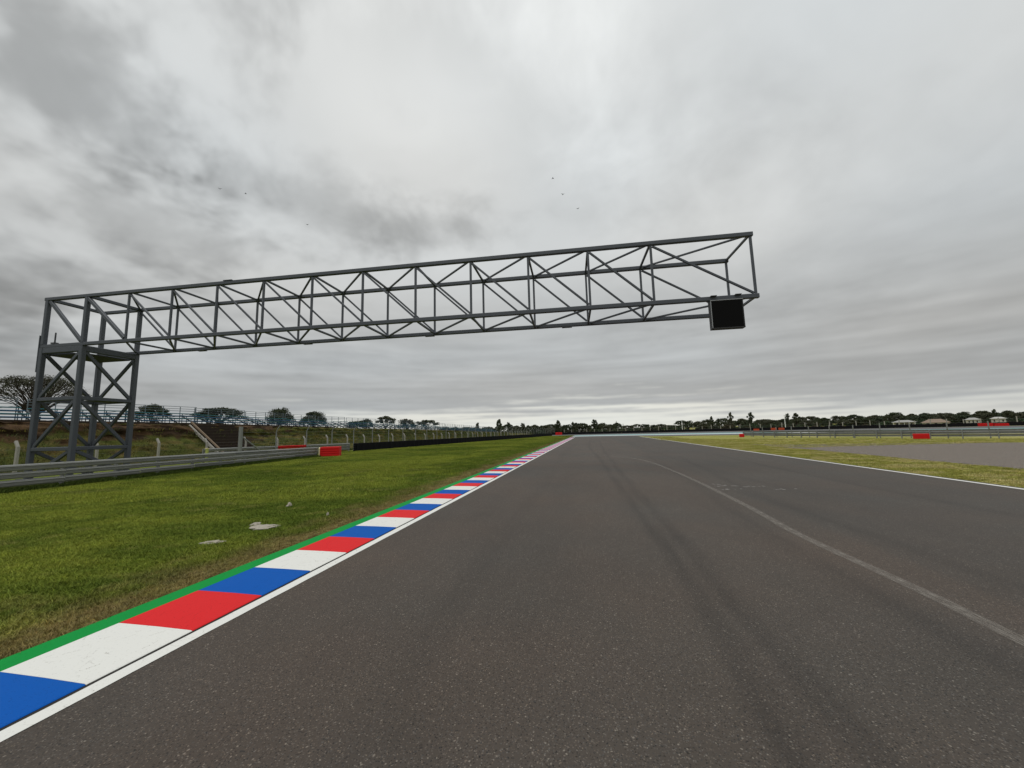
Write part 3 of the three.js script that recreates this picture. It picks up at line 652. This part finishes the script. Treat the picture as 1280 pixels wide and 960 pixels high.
{ // stairs up the embankment
  const u = crestAt(36.6), f = crestFrame(u, -4.1), H = f.p.y - 0.05, n = 11;
  const g = thing('stairway', f.p.clone().setY(0), 'dark earthen stairs with a pale sloping side rail up the embankment', 'stairs', null, f.turn);
  const run = 4.0 / n, wid = 3.6;
  for (let i = 0; i < n; i++) { const m = mesh('step', CBAR, M.concreteDark, g); m.position.set(0, H * (i + 0.5) / n, -run * (i + 0.5)); m.scale.set(wid, H / n + 0.1, run + 0.16); const q = mesh('nosing', UNIT, M.timberDark, g); q.position.set(0, H * (i + 1) / n + 0.02, -run * i + 0.09); q.scale.set(wid - 0.1, 0.05, 0.03); }
  { const q = -1, v = (y, z, x = 0) => new THREE.Vector3(q * (wid / 2 + 0.1) + x, y, z); bar('side_rail', v(0.25, 0.3), v(H + 0.3, -4.0), 0.1, 0.14, M.timber, g, CBAR); bar('side_wall', v(0.0, 0.2, q * 0.16), v(H, -4.0, q * 0.16), 0.13, 0.22, M.concrete, g, CBAR); }
}

// ---------------------------------------------------------------- trees
const leafMats = [C(0.043, 0.055, 0.024), C(0.036, 0.049, 0.024), C(0.054, 0.060, 0.029), C(0.058, 0.061, 0.034)].map((c) => mat(c, 0.9));
function limb(p0, p1, r0, r1, seg = 5) {
  const d = p1.clone().sub(p0), L = d.length(), g = new THREE.CylinderGeometry(r1, r0, L, seg, 1, true);
  g.translate(0, L / 2, 0); g.applyQuaternion(new THREE.Quaternion().setFromUnitVectors(up, d.normalize())); g.translate(p0.x, p0.y, p0.z); return g.toNonIndexed();
}
// tree 1 m tall and 1 m wide; style: round / umbrella / tall / poplar
function treeGeos(style, leaves, leaf, clusters) {
  const wood = [], pos = [], idx = [];
  const V = (x, y, z) => new THREE.Vector3(x, y, z);
  const cl = [];
  const trunkTop = { round: 0.38, umbrella: 0.42, tall: 0.35, poplar: 0.12 }[style];
  wood.push(limb(V(0, -0.04, 0), V(rr(-0.03, 0.03), trunkTop * 0.55, rr(-0.03, 0.03)), 0.034, 0.026, 7));
  const mid = V(rr(-0.03, 0.03), trunkTop * 0.55, 0);
  for (let i = 0; i < clusters; i++) {
    const a = i * 2.39996 + rr(-0.4, 0.4), q = Math.sqrt((i + 0.5) / clusters);
    let R, y, rad;
    if (style === 'round') { R = 0.36 * q; y = lerp(0.84, 0.42, q * q) + rr(-0.10, 0.08); rad = rr(0.09, 0.16); }
    else if (style === 'umbrella') { R = 0.42 * q; y = lerp(0.90, 0.60, q ** 3) + rr(-0.08, 0.05); rad = rr(0.07, 0.13); }
    else if (style === 'tall') { const t = (i + 0.5) / clusters; y = lerp(0.96, 0.22, t) + rr(-0.05, 0.03); R = rr(0.04, 0.16 + 0.30 * t); rad = rr(0.06, 0.10 + 0.06 * t); }
    else { y = lerp(0.98, 0.12, (i + 0.5) / clusters); R = rr(0.02, 0.22) * (1.05 - y); rad = rr(0.06, 0.10) * (1.2 - y); }
    const c = V(Math.cos(a) * R, y, Math.sin(a) * R); cl.push([c, rad]);
    const knee = V(c.x * 0.45 + rr(-0.03, 0.03), lerp(trunkTop * 0.8, y, 0.45), c.z * 0.45 + rr(-0.03, 0.03));
    const lt = style === 'umbrella' ? 0.6 : 1; wood.push(limb(mid, knee, 0.017 * lt, 0.010 * lt, 4), limb(knee, c, 0.010 * lt, 0.003, 4));
    if (style === 'umbrella') for (let t = 0; t < 3; t++) wood.push(limb(knee.clone().lerp(c, rr(0.3, 0.9)), c.clone().add(V(rr(-0.12, 0.12), rr(-0.02, 0.08), rr(-0.12, 0.12))), 0.005, 0.002, 3));
  }
  const flat = style === 'umbrella' ? 0.62 : style === 'poplar' ? 1.5 : 0.85;
  for (let i = 0; i < leaves; i++) {
    const [c, rad] = cl[(rnd() * cl.length) | 0];
    const a = rr(0, 6.283), z = rr(-1, 1), k = Math.cbrt(rr(0.12, 1)) * rad * (rnd() < 0.12 ? 1.35 : 1), w = Math.sqrt(1 - z * z);
    const x = c.x + Math.cos(a) * w * k, y = c.y + z * k * flat, zz = c.z + Math.sin(a) * w * k;
    const s = leaf * rr(0.6, 1.3), n = V(rr(-1, 1), rr(-0.6, 1), rr(-1, 1)).normalize(), t = V(rr(-1, 1), rr(-1, 1), rr(-1, 1)).cross(n).normalize(), b = n.clone().cross(t);
    const o = pos.length / 3;
    for (const [p, q] of [[-1, 0], [0.1, -0.45], [1, 0.1], [0, 0.5]]) pos.push(x + (t.x * p + b.x * q) * s, y + (t.y * p + b.y * q) * s, zz + (t.z * p + b.z * q) * s);
    idx.push(o, o + 1, o + 2, o, o + 2, o + 3);
  }
  const g = new THREE.BufferGeometry(); g.setAttribute('position', new THREE.Float32BufferAttribute(pos, 3)); g.setIndex(idx); g.computeVertexNormals();
  return { wood: mergeGeometries(wood), crown: g };
}
function tree(geos, X, Z, h, w, y, label, group, leafMat, turn, name = 'tree') {
  const g = thing(name, W(X, y, Z), label, 'tree', group, turn); g.scale.set(w, h, w);
  mesh('trunk', geos.wood, M.bark, g); mesh('crown', geos.crown, leafMat, g);
  return g;
}
const thorn = treeGeos('umbrella', 7600, 0.0115, 60);
tree(thorn, -45.1, 37, 5.2, 7.4, 3.05, 'wide open-crowned thorn tree seen through the gantry tower', null, leafMats[3], 1.0, 'thorn_tree');
const bushA = treeGeos('round', 8000, 0.021, 34), bushB = treeGeos('umbrella', 8000, 0.02, 40);
[[-57, 62, 4.5, 4.6, 3, 1, 'small bushy tree behind the bleachers, beside the tower right leg'], [-43.4, 58, 3.5, 6.9, 2.9, 1, 'wide low tree behind the bleachers above the stairs'], [-37.9, 64, 4.1, 4.9, 2.7, 0, 'round dark tree behind the bleachers, first of a close pair'], [-33.5, 66, 3.5, 4.9, 2.7, 0, 'slightly lower round tree behind the bleachers, second of a close pair']].forEach(([X, Z, h, w, y, k, label], i) => tree(k ? bushB : bushA, X, Z, h, w, y, label, null, leafMats[i % 2], i * 1.7, 'bushy_tree'));
const kinds = [treeGeos('round', 1500, 0.045, 18), treeGeos('round', 1500, 0.045, 14), treeGeos('tall', 1700, 0.04, 24), treeGeos('umbrella', 1300, 0.045, 18), treeGeos('poplar', 1100, 0.04, 22), treeGeos('tall', 1500, 0.045, 19)];
[[-35.4, 88, 2.8, 4.7, 2.3], [-33.7, 90, 3.2, 4.0, 2.3], [-29.8, 92, 3.7, 4.9, 2.1], [-25.4, 94, 3.3, 5.0, 2.1], [-21.6, 98, 3.0, 7.2, 1.9]].forEach(([X, Z, h, w, y], i) => tree(kinds[[1, 0, 3, 0, 3][i]], X, Z, h * 1.08, w, y, 'small dark tree behind the far bleachers on the embankment', 'trees behind the far bleachers', leafMats[i % 4], i, 'crest_tree'));
const front = [[-28.9,199.4,5.1,4.1],[-23,194.1,4.9,6.9],[-18.6,205.8,6.6,4.7],[-12.6,196.2,4.6,7],[-6.9,192.7,7.6,6.4],[-2.3,206.1,6.2,4.7],[3,226.7,4.6,8.1],[5.6,222,5.9,5.7],[8.7,220.6,5.3,3.4],[12.3,198.9,4,7.1],[17.8,211.5,4.9,5.4],[19.7,201.1,3.8,6.2],[22.5,196.9,6.5,6],[26.1,194.2,4.8,5.9],[30,198.6,5.6,4.1],[38.4,227.1,4.6,8.1],[41.8,223.2,4.5,6.8],[46.1,222.3,6.8,6.8],[49.7,222,5.1,6.8],[46.7,197.7,3.9,5],[50.2,202.4,4.3,3.1],[56.4,215.1,5.7,2.7],[61.1,219.3,4.3,2.2],[66.1,224.2,2.5,8],[70.9,225.2,2.1,8],[66.8,193.5,2.3,4.9],[79.6,214.2,2.4,6.6],[86.3,216.9,3.2,7.7],[88.8,210.2,3,6.4],[87.3,197.1,3.2,6],[97.1,208.9,3.6,6.4],[93.5,193.6,3.7,5.9],[114.5,227.4,7.2,4.6],[116.7,224.6,5.7,5.2],[113.6,211.9,4.1,6.5],[111.5,202,8,4.6],[129.6,226.4,4.5,6.9],[128.3,212.9,8.1,6],[140.4,225.3,3.7,6.9],[144.5,223.9,4.5,6.9],[140.8,210.3,3.3,6.4],[143.8,206.6,6.9,4.2],[153.7,214,7.4,7.6],[153.8,206,4.1,7.4],[149.7,193.7,5,3.5],[158.2,197.9,3.3,7.1],[179.9,216.3,3.8,8.8],[158.1,183.8,3.3,7.5],[161.9,182.3,3.5,8.4],[187.4,203.5,4,9.3],[178.5,188,4.8,4.3],[191.6,196.7,5.4,4.5],[191.8,193,4.3,4.9],[191.1,185.8,4.6,9.5],[222.9,210.1,4.1,8.6],[192.5,176.1,4.3,6.3],[204.9,183.4,3.9,5.6],[198.5,173.3,4,7.1],[221.9,188.7,4.5,6.7],[207.3,173.2,4.7,6.2],[213.6,175,5.8,4],[234.4,189.8,4.6,5.8],[215.3,171.5,5.4,3.9],[229.4,179.8,4.6,6.4],[250.1,192.1,5,7.8]];
front.forEach(([X, Z, h, w], i) => {
  const slim = w / h < 0.55, tallOne = h > 5.4;
  const k = slim ? 4 : tallOne ? (i % 2 ? 2 : 5) : i % 2;
  tree(kinds[k], X, Z, h * 1.06, w * (tallOne && !slim ? 1.05 : 1.15), -0.05, slim ? 'slim conical tree in the far treeline beyond the corner' : tallOne ? 'tall uneven tree standing above the far treeline' : 'low dark green tree in the far treeline', slim ? 'slim trees of the treeline' : tallOne ? 'tall trees of the treeline' : 'low trees of the treeline', leafMats[i % 4], rr(0, 6), slim ? 'conical_tree' : tallOne ? 'tall_tree' : 'treeline_tree');
});
for (let i = 0; i < 68; i++) {                               // the row behind fills the gaps
  const t = i / 67, a = lerp(-0.17, 1.30, t), Z = lerp(262, 224, t) + rr(-14, 18), X = (a + rr(-0.006, 0.006)) * Z, gap = a > 0.29 && a < 0.41;
  tree(kinds[[0, 1, 3, 1, 0][i % 5]], X, Z, (gap ? 3.6 : 5.6) + rr(-0.5, 1.4), rr(8.2, 10.5), -0.05, 'rounded dark tree in the back row of the far treeline', 'back row of the treeline', leafMats[(i * 7) % 4], rr(0, 6), 'background_tree');
}
{ // low scrub that closes the foot of the treeline
  const geo = treeGeos('round', 420, 0.09, 10).crown, im = shade(new THREE.InstancedMesh(geo, leafMats[1], 420)); im.name = 'scrub';
  const m = new THREE.Matrix4(), q = new THREE.Quaternion(), col = new THREE.Color();
  for (let i = 0; i < 420; i++) { const t = rnd(), a = lerp(-0.19, 1.33, t), Z = lerp(186, 160, t) + rr(0, 70) + (a < 0.9 ? 12 : 0); const h = rr(1.6, 3.2); m.compose(W(a * Z, -0.7, Z), q.setFromAxisAngle(up, rr(0, 6)), new THREE.Vector3(h * rr(1.6, 2.6), h, h * rr(1.6, 2.6))); im.setMatrixAt(i, m); im.setColorAt(i, col.setRGB(rr(0.8, 1.5), rr(0.85, 1.4), rr(0.7, 1.3))); }
  tag(im, 'low dark scrub along the foot of the far treeline', 'scrub', null, 'stuff'); scene.add(im);
}

// ---------------------------------------------------------------- right side: rails, posts, blocks, houses
guardRail([[56, 17], [47.5, 26], [42, 32.7], [38.7, 37.8], [35.5, 48.5], [34.2, 58.8]].reverse(), [0.82, 0.82], 'long grey guard rail beyond the gravel trap on the far right', { flip: true });
{
  const start = W(43.2, 0, 33.2), g = thing('catch_posts_fence', start, 'line of thin grey fence posts just behind the far right guard rail', 'fence');
  const c = new THREE.CatmullRomCurve3([[52, 23.5], [43.2, 33.2], [39.7, 38.3], [36.6, 48.8], [35.4, 59]].map(([X, Z]) => W(X, 0, Z)));
  const n = 16; for (let i = 0; i <= n; i++) { const p = c.getPointAt(i / n).sub(start), k = rr(-0.12, 0.12); bar('post', p.clone().setY(-0.3), p.clone().setY(1.45 + rr(-0.1, 0.1)).add(new THREE.Vector3(k, 0, 0)), 0.075, 0.075, M.galvDull, g, CBAR); }
}
cushion('barrier_block', 37.6, 36.6, -0.75, 1.02, 0.46, 0.6, 'red barrier block on grass before the far right guard rail, beside the gravel', M.redPlastic, null, false);
cushion('barrier_block', 33.2, 57.6, -0.4, 0.55, 0.45, 0.5, 'small dark red block at the far end of the right guard rail', M.redPlastic, null, false);
[[110.9, 92.9], [112.9, 91.55]].forEach(([X, Z], i) => cushion('far_barrier_block', X, Z, -0.6, 2.2, i % 2 ? 0.6 : 0.72, 0.7, 'red barrier block before the far tyre wall near the pale houses', M.redPlastic, 'red blocks at the far tyre wall', false));
[[75.0, 122.0], [78.4, 119.0], [79.9, 117.8]].forEach(([X, Z], i) => cushion('orange_barrier_block', X, Z, -0.7, 1.4, i ? 0.7 : 0.55, 0.7, 'orange barrier block along the far tyre wall below the tall trees', M.orangePlastic, 'orange blocks at the far tyre wall', false));
[[16.3, 147], [17.5, 146.7]].forEach(([X, Z], i) => cushion('red_barrier_block', X, Z, -0.25, 1.1, 0.95, 0.8, 'red barrier block where the left fence meets the far corner', M.redPlastic, 'red blocks at the end of the left fence', false));
{ // pale posts behind the far tyre wall
  const start = W(20, 0, 155), g = thing('perimeter_fence', start, 'distant fence of pale posts behind the far tyre wall', 'fence');
  const c = new THREE.CatmullRomCurve3([[20, 155], [60, 142], [101, 107], [132, 86]].map(([X, Z]) => W(X, 0, Z)));
  const n = 46; for (let i = 0; i <= n; i++) { const p = c.getPointAt(i / n).sub(start); bar('post', p.clone().setY(-0.3), p.clone().setY(1.9 + rr(-0.15, 0.35)), 0.16, 0.16, M.concrete, g, CBAR); }
  for (const y of [1.0, 1.6]) for (let i = 0; i < 12; i++) bar('wire', c.getPointAt(i / 12).sub(start).setY(y), c.getPointAt((i + 1) / 12).sub(start).setY(y), 0.02, 0.02, M.galvDull, g);
}
for (const [X, Z, h, label] of [[62.5, 146, 4.2, 'slim white light pole rising behind the far tyre wall'], [87.5, 127, 4.6, 'slim pale pole above the orange blocks at the far tyre wall']]) {
  const g = thing('light_pole', W(X, 0, Z), label, 'pole');
  const c = mesh('pole', new THREE.CylinderGeometry(0.07, 0.12, h, 8), M.farWhite, g); c.position.y = h / 2; const k = mesh('lamp_head', CBAR, M.farWhite, g); k.position.set(0.2, h + 0.03, 0); k.scale.set(0.7, 0.12, 0.22);
}
function house(X, Z, w, d, h, rh, turn, roofMat, label, hip = true, open = false) {
  const g = thing('house', W(X, 0, Z), label, 'house', null, turn);
  const box = (n, x, y, z, sx, sy, sz, m, par = g) => { const o = mesh(n, UNIT, m, par); o.position.set(x, y, z); o.scale.set(sx, sy, sz); return o; };
  box('wall', 0, h / 2 - 0.1, open ? -d * 0.2 : 0, w, h + 0.2, open ? d * 0.6 : d, M.wallPale);
  const W2 = w / 2 + 0.4, D2 = d / 2 + 0.4, k = hip ? w * 0.22 : W2, p = [[-W2, 0, D2], [W2, 0, D2], [W2, 0, -D2], [-W2, 0, -D2], [-k, rh, 0], [k, rh, 0]];
  const rg = new THREE.BufferGeometry(); rg.setAttribute('position', new THREE.Float32BufferAttribute([[0, 1, 5], [0, 5, 4], [1, 2, 5], [2, 3, 4], [2, 4, 5], [3, 0, 4], [0, 2, 1], [0, 3, 2]].flat().flatMap((i) => p[i]), 3)); rg.computeVertexNormals();
  mesh('roof', rg, roofMat, g).position.y = h + 0.005;
  if (open) for (let i = 0; i < 5; i++) box('column', -w / 2 + 0.2 + (w - 0.4) * i / 4, h / 2, d / 2 - 0.2, 0.22, h, 0.22, M.farWhite);
  for (let i = 0; i < 3; i++) { const z = (open ? d * 0.1 : d / 2) + 0.02; box(i === 1 ? 'door' : 'window', -w * 0.3 + i * w * 0.3, i === 1 ? h * 0.42 : h * 0.58, z, w * 0.11, i === 1 ? h * 0.84 : h * 0.4, 0.04, M.glassDark); }
  return g;
}
house(135.5, 137, 5.6, 5, 1.35, 0.7, -0.75, M.roofPale, 'pale low house with white porch columns below the right treeline', true, true);
house(148.5, 139, 6.4, 6, 0.95, 1.25, -0.78, M.roofBrown, 'house with a brown hipped roof below the right treeline');
house(160.5, 138, 3.0, 4, 1.6, 0.7, -0.8, M.roofPale, 'small pale hut between the brown roofed house and the right hill trees');
house(169.5, 138, 3.2, 4, 1.75, 0.6, -0.85, M.wallPale, 'small white roofed hut under the highest trees on the right');

// ---------------------------------------------------------------- small things: stones on the grass, birds
function stone(X, Z, w, d, h, label) {
  const g = new THREE.IcosahedronGeometry(1, 3), p = g.attributes.position;
  for (let i = 0; i < p.count; i++) { const x = p.getX(i), y = p.getY(i), z = p.getZ(i), k = 1 + 1.1 * fbm(x * 1.3 + X * 5, y * 1.3, z * 1.3 + Z * 5, 4); p.setXYZ(i, x * k * w / 2, Math.max(-0.3, y * k) * h, z * k * d / 2); }
  g.computeVertexNormals(); const m = mesh('stone', g, M.stone); m.position.copy(W(X, 0.012, Z)); return tag(m, label, 'stone');
}
stone(-4.66, 7.5, 0.44, 0.40, 0.035, 'largest flat pale stone lying in the grass beside the kerb');
stone(-4.98, 7.78, 0.2, 0.16, 0.03, 'small flat pale stone touching the largest one in the grass');
stone(-4.88, 6.55, 0.32, 0.17, 0.022, 'long thin pale stone in the grass, nearly overgrown');
stone(-5.47, 9.75, 0.12, 0.12, 0.07, 'little round white stone alone in the grass');
stone(-3.95, 8.5, 0.05, 0.05, 0.06, 'tiny pale pebble near the green kerb strip');
{
  const bodyG = new THREE.LatheGeometry([[0.001, -0.24], [0.03, -0.2], [0.05, -0.08], [0.07, 0.03], [0.055, 0.12], [0.042, 0.16], [0.045, 0.19], [0.025, 0.23], [0.001, 0.27]].map(([x, y]) => new THREE.Vector2(x, y)), 10); bodyG.rotateX(Math.PI / 2);
  const wing = (q) => { const s = new THREE.Shape(); s.moveTo(0, 0.08); s.quadraticCurveTo(0.25, 0.2, 0.55, 0.02); s.quadraticCurveTo(0.3, 0.0, 0.0, -0.08); s.closePath(); const g = new THREE.ExtrudeGeometry(s, { depth: 0.012, bevelEnabled: false }); g.rotateX(Math.PI / 2); g.scale(q, 1, 1); g.rotateZ(q * 0.35); return g; };
  const tail = () => { const s = new THREE.Shape(); s.moveTo(-0.03, 0); s.lineTo(0.03, 0); s.lineTo(0.06, 0.16); s.lineTo(-0.06, 0.16); s.closePath(); const g = new THREE.ExtrudeGeometry(s, { depth: 0.012, bevelEnabled: false }); g.rotateX(-Math.PI / 2); g.translate(0, 0, -0.18); return g; };
  const strip = (g) => { const h = g.index ? g.toNonIndexed() : g; h.deleteAttribute('uv'); return h; };
  const geo = mergeGeometries([bodyG, wing(1), wing(-1), tail()].map(strip)); geo.computeVertexNormals();
  [[8.9, 49.7, 70, 1.2], [10.7, 46.4, 70, 0.4], [14.3, 46.4, 75, 2.2], [-62.9, 56.2, 80, 0.8], [-57.2, 54.9, 80, 1.9], [-46.2, 50.2, 85, 2.8]].forEach(([X, Y, Z, t]) => { const m = mesh('bird', geo, M.bird); m.position.copy(W(X, Y, Z)); m.rotation.set(0.1, t, 0.2); m.scale.setScalar(0.85); tag(m, 'small dark bird flying high under the overcast sky', 'bird', 'birds in the sky'); });
}

// ---------------------------------------------------------------- grass blades
{
  const clump = (n, h, spread, bw = 1) => {
    const pos = [], idx = [];
    for (let i = 0; i < n; i++) {
      const a = rr(0, 6.283), r = spread * Math.sqrt(rnd()), x = Math.cos(a) * r, z = Math.sin(a) * r, b = rr(0, 6.283), w = rr(0.002, 0.0042) * bw, hh = h * rr(0.5, 1.1), lean = hh * rr(0.3, 1.3), d = rr(0, 6.283), o = pos.length / 3;
      const cx = Math.cos(b) * w, cz = Math.sin(b) * w, lx = Math.cos(d) * lean, lz = Math.sin(d) * lean;
      pos.push(x - cx, 0, z - cz, x + cx, 0, z + cz, x + cx * 0.8 + lx * 0.4, hh * 0.65, z + cz * 0.8 + lz * 0.4, x - cx * 0.8 + lx * 0.4, hh * 0.65, z - cz * 0.8 + lz * 0.4, x + lx, hh, z + lz);
      idx.push(o, o + 1, o + 2, o, o + 2, o + 3, o + 3, o + 2, o + 4);
    }
    const g = new THREE.BufferGeometry(); g.setAttribute('position', new THREE.Float32BufferAttribute(pos, 3)); g.setIndex(idx); g.computeVertexNormals(); return g;
  };
  const bladeMat = matte(C(1, 1, 1), 0.9);
  const put = (name, geo, spots, label, gain, ybase = -0.016) => {
    const im = shade(new THREE.InstancedMesh(geo, bladeMat, spots.length)); im.name = name;
    const m = new THREE.Matrix4(), q = new THREE.Quaternion(), c = new THREE.Color(), sv = new THREE.Vector3();
    spots.forEach(([X, Z, k, col, y], i) => { m.compose(W(X, y ?? ybase, Z), q.setFromAxisAngle(up, rr(0, 6.283)), sv.set(k, k, k)); im.setMatrixAt(i, m); const v = gain * rr(0.75, 1.3), t = rr(0.92, 1.1); im.setColorAt(i, c.setRGB(col[0] * v * t, col[1] * v, col[2] * v * rr(0.8, 1.2))); });
    tag(im, label, 'grass', null, 'stuff'); scene.add(im);
  };
  const near = [], mid = [], far = [], verge = [];
  const tryLeft = (X, Z, list, k) => { const [s, l] = toSL(X, Z); if (l > -1.232 + 0.07 * N(s * 3, 1) || s < -3) return; const d = -l - 1.22, e = dryEdge(s, d); if (rnd() < e * 0.35) return; const c = grassColour(X, Z); list.push([X, Z, k * (1 - e * 0.35) * rr(0.7, 1.25) * (1 + 0.4 * fbm(X * 0.7, Z * 0.7, 2, 2)), c]); };
  for (let i = 0; i < 120000; i++) { const Z = 1.5 + 9.5 * Math.pow(rnd(), 0.8), X = rr(Math.max(-17, -1.35 * Z - 1.5), -0.5); tryLeft(X, Z, near, 1); }
  for (let i = 0; i < 90000; i++) { const Z = 11 + 26 * Math.pow(rnd(), 1.1), X = rr(-19, 6); tryLeft(X, Z, mid, 1.5); }
  for (let i = 0; i < 70000; i++) { const Z = 34 + 92 * Math.pow(rnd(), 1.3), X = rr(tyreLine(Z)[0] < -17 && Z < 43 ? -20 : tyreLine(Z)[0] + 0.4, -3.37 + 0.193 * Z); tryLeft(X, Z, far, 1.3); }
  put('far_lawn', clump(14, 0.045, 0.22, 4), far, 'short yellowish green grass along the black tyre wall', 1.5);
  put('lawn_blades', clump(9, 0.045, 0.05), near, 'short green grass blades beside the striped kerb', 1.6);
  put('lawn_tufts', clump(12, 0.045, 0.08), mid, 'short green grass tufts in front of the left guard rail', 1.6);
  for (let i = 0; i < 60000; i++) { const s = rr(4, 75), l = 13.5 + 3.6 * rnd(), [X, Z] = T(s, l); verge.push([X, Z, rr(0.7, 1.2) * (1 + 0.3 * fbm(X * 0.6, Z * 0.6, 3, 2)), grassColour(X, Z)]); }
  for (let i = 0; i < 16000; i++) { const Z = rr(28, 56), X = rr(20, 42); if (X - 20 > (56 - Z) * 0.75 + 4) continue; verge.push([X, Z, rr(0.8, 1.5), grassColour(X, Z)]); }
  put('verge_grass', clump(14, 0.045, 0.14, 2), verge, 'yellowish dry grass between the right track edge and the gravel', 1.35);
  // uncut grass under and behind the first rail, and weeds on the embankment
  const rough = [], weeds = [];
  const railC = new THREE.CatmullRomCurve3([[-19.2, 4], [-18.4, 9], [-17.75, 13.4], [-17.3, 19.4], [-17.0, 25.6], [-16.35, 33]].map(([X, Z]) => W(X, 0, Z)), false, 'centripetal');
  for (let i = 0; i < 9000; i++) { const p = railC.getPointAt(rnd()); const o = rr(-0.7, 0.28); rough.push([p.x + o, -p.z + rr(-0.1, 0.1), rr(1.2, 3.6), [0.045, 0.066, 0.012]]); }
  put('uncut_grass', clump(12, 0.06, 0.07), rough, 'taller dark grass growing along the foot of the left guard rail', 1.3);
  const len = crestCurve.getLength();
  for (let i = 0; i < 16000; i++) { const u = rr(0.06, 0.8), f = crestFrame(u, 0), o = rr(0.2, 7), yy = f.p.y * sm(4.5, 0, o) * 0.96 - 0.12; const dry = sm(0, 0.3, fbm(f.p.x * 0.3, f.p.z * 0.3, o, 3)); if (o < 2.2 && f.p.z > -46 && rnd() < 0.8) continue; weeds.push([f.p.x + f.rx * o, -(f.p.z + f.rz * o), rr(1.5, 4.2), [lerp(0.06, 0.14, dry), lerp(0.075, 0.115, dry), 0.024], Math.max(-0.02, yy)]); }
  put('bank_weeds', clump(14, 0.07, 0.09), weeds, 'rough weeds scattered over the embankment face', 1.2);
}
renderer.render(scene, camera);
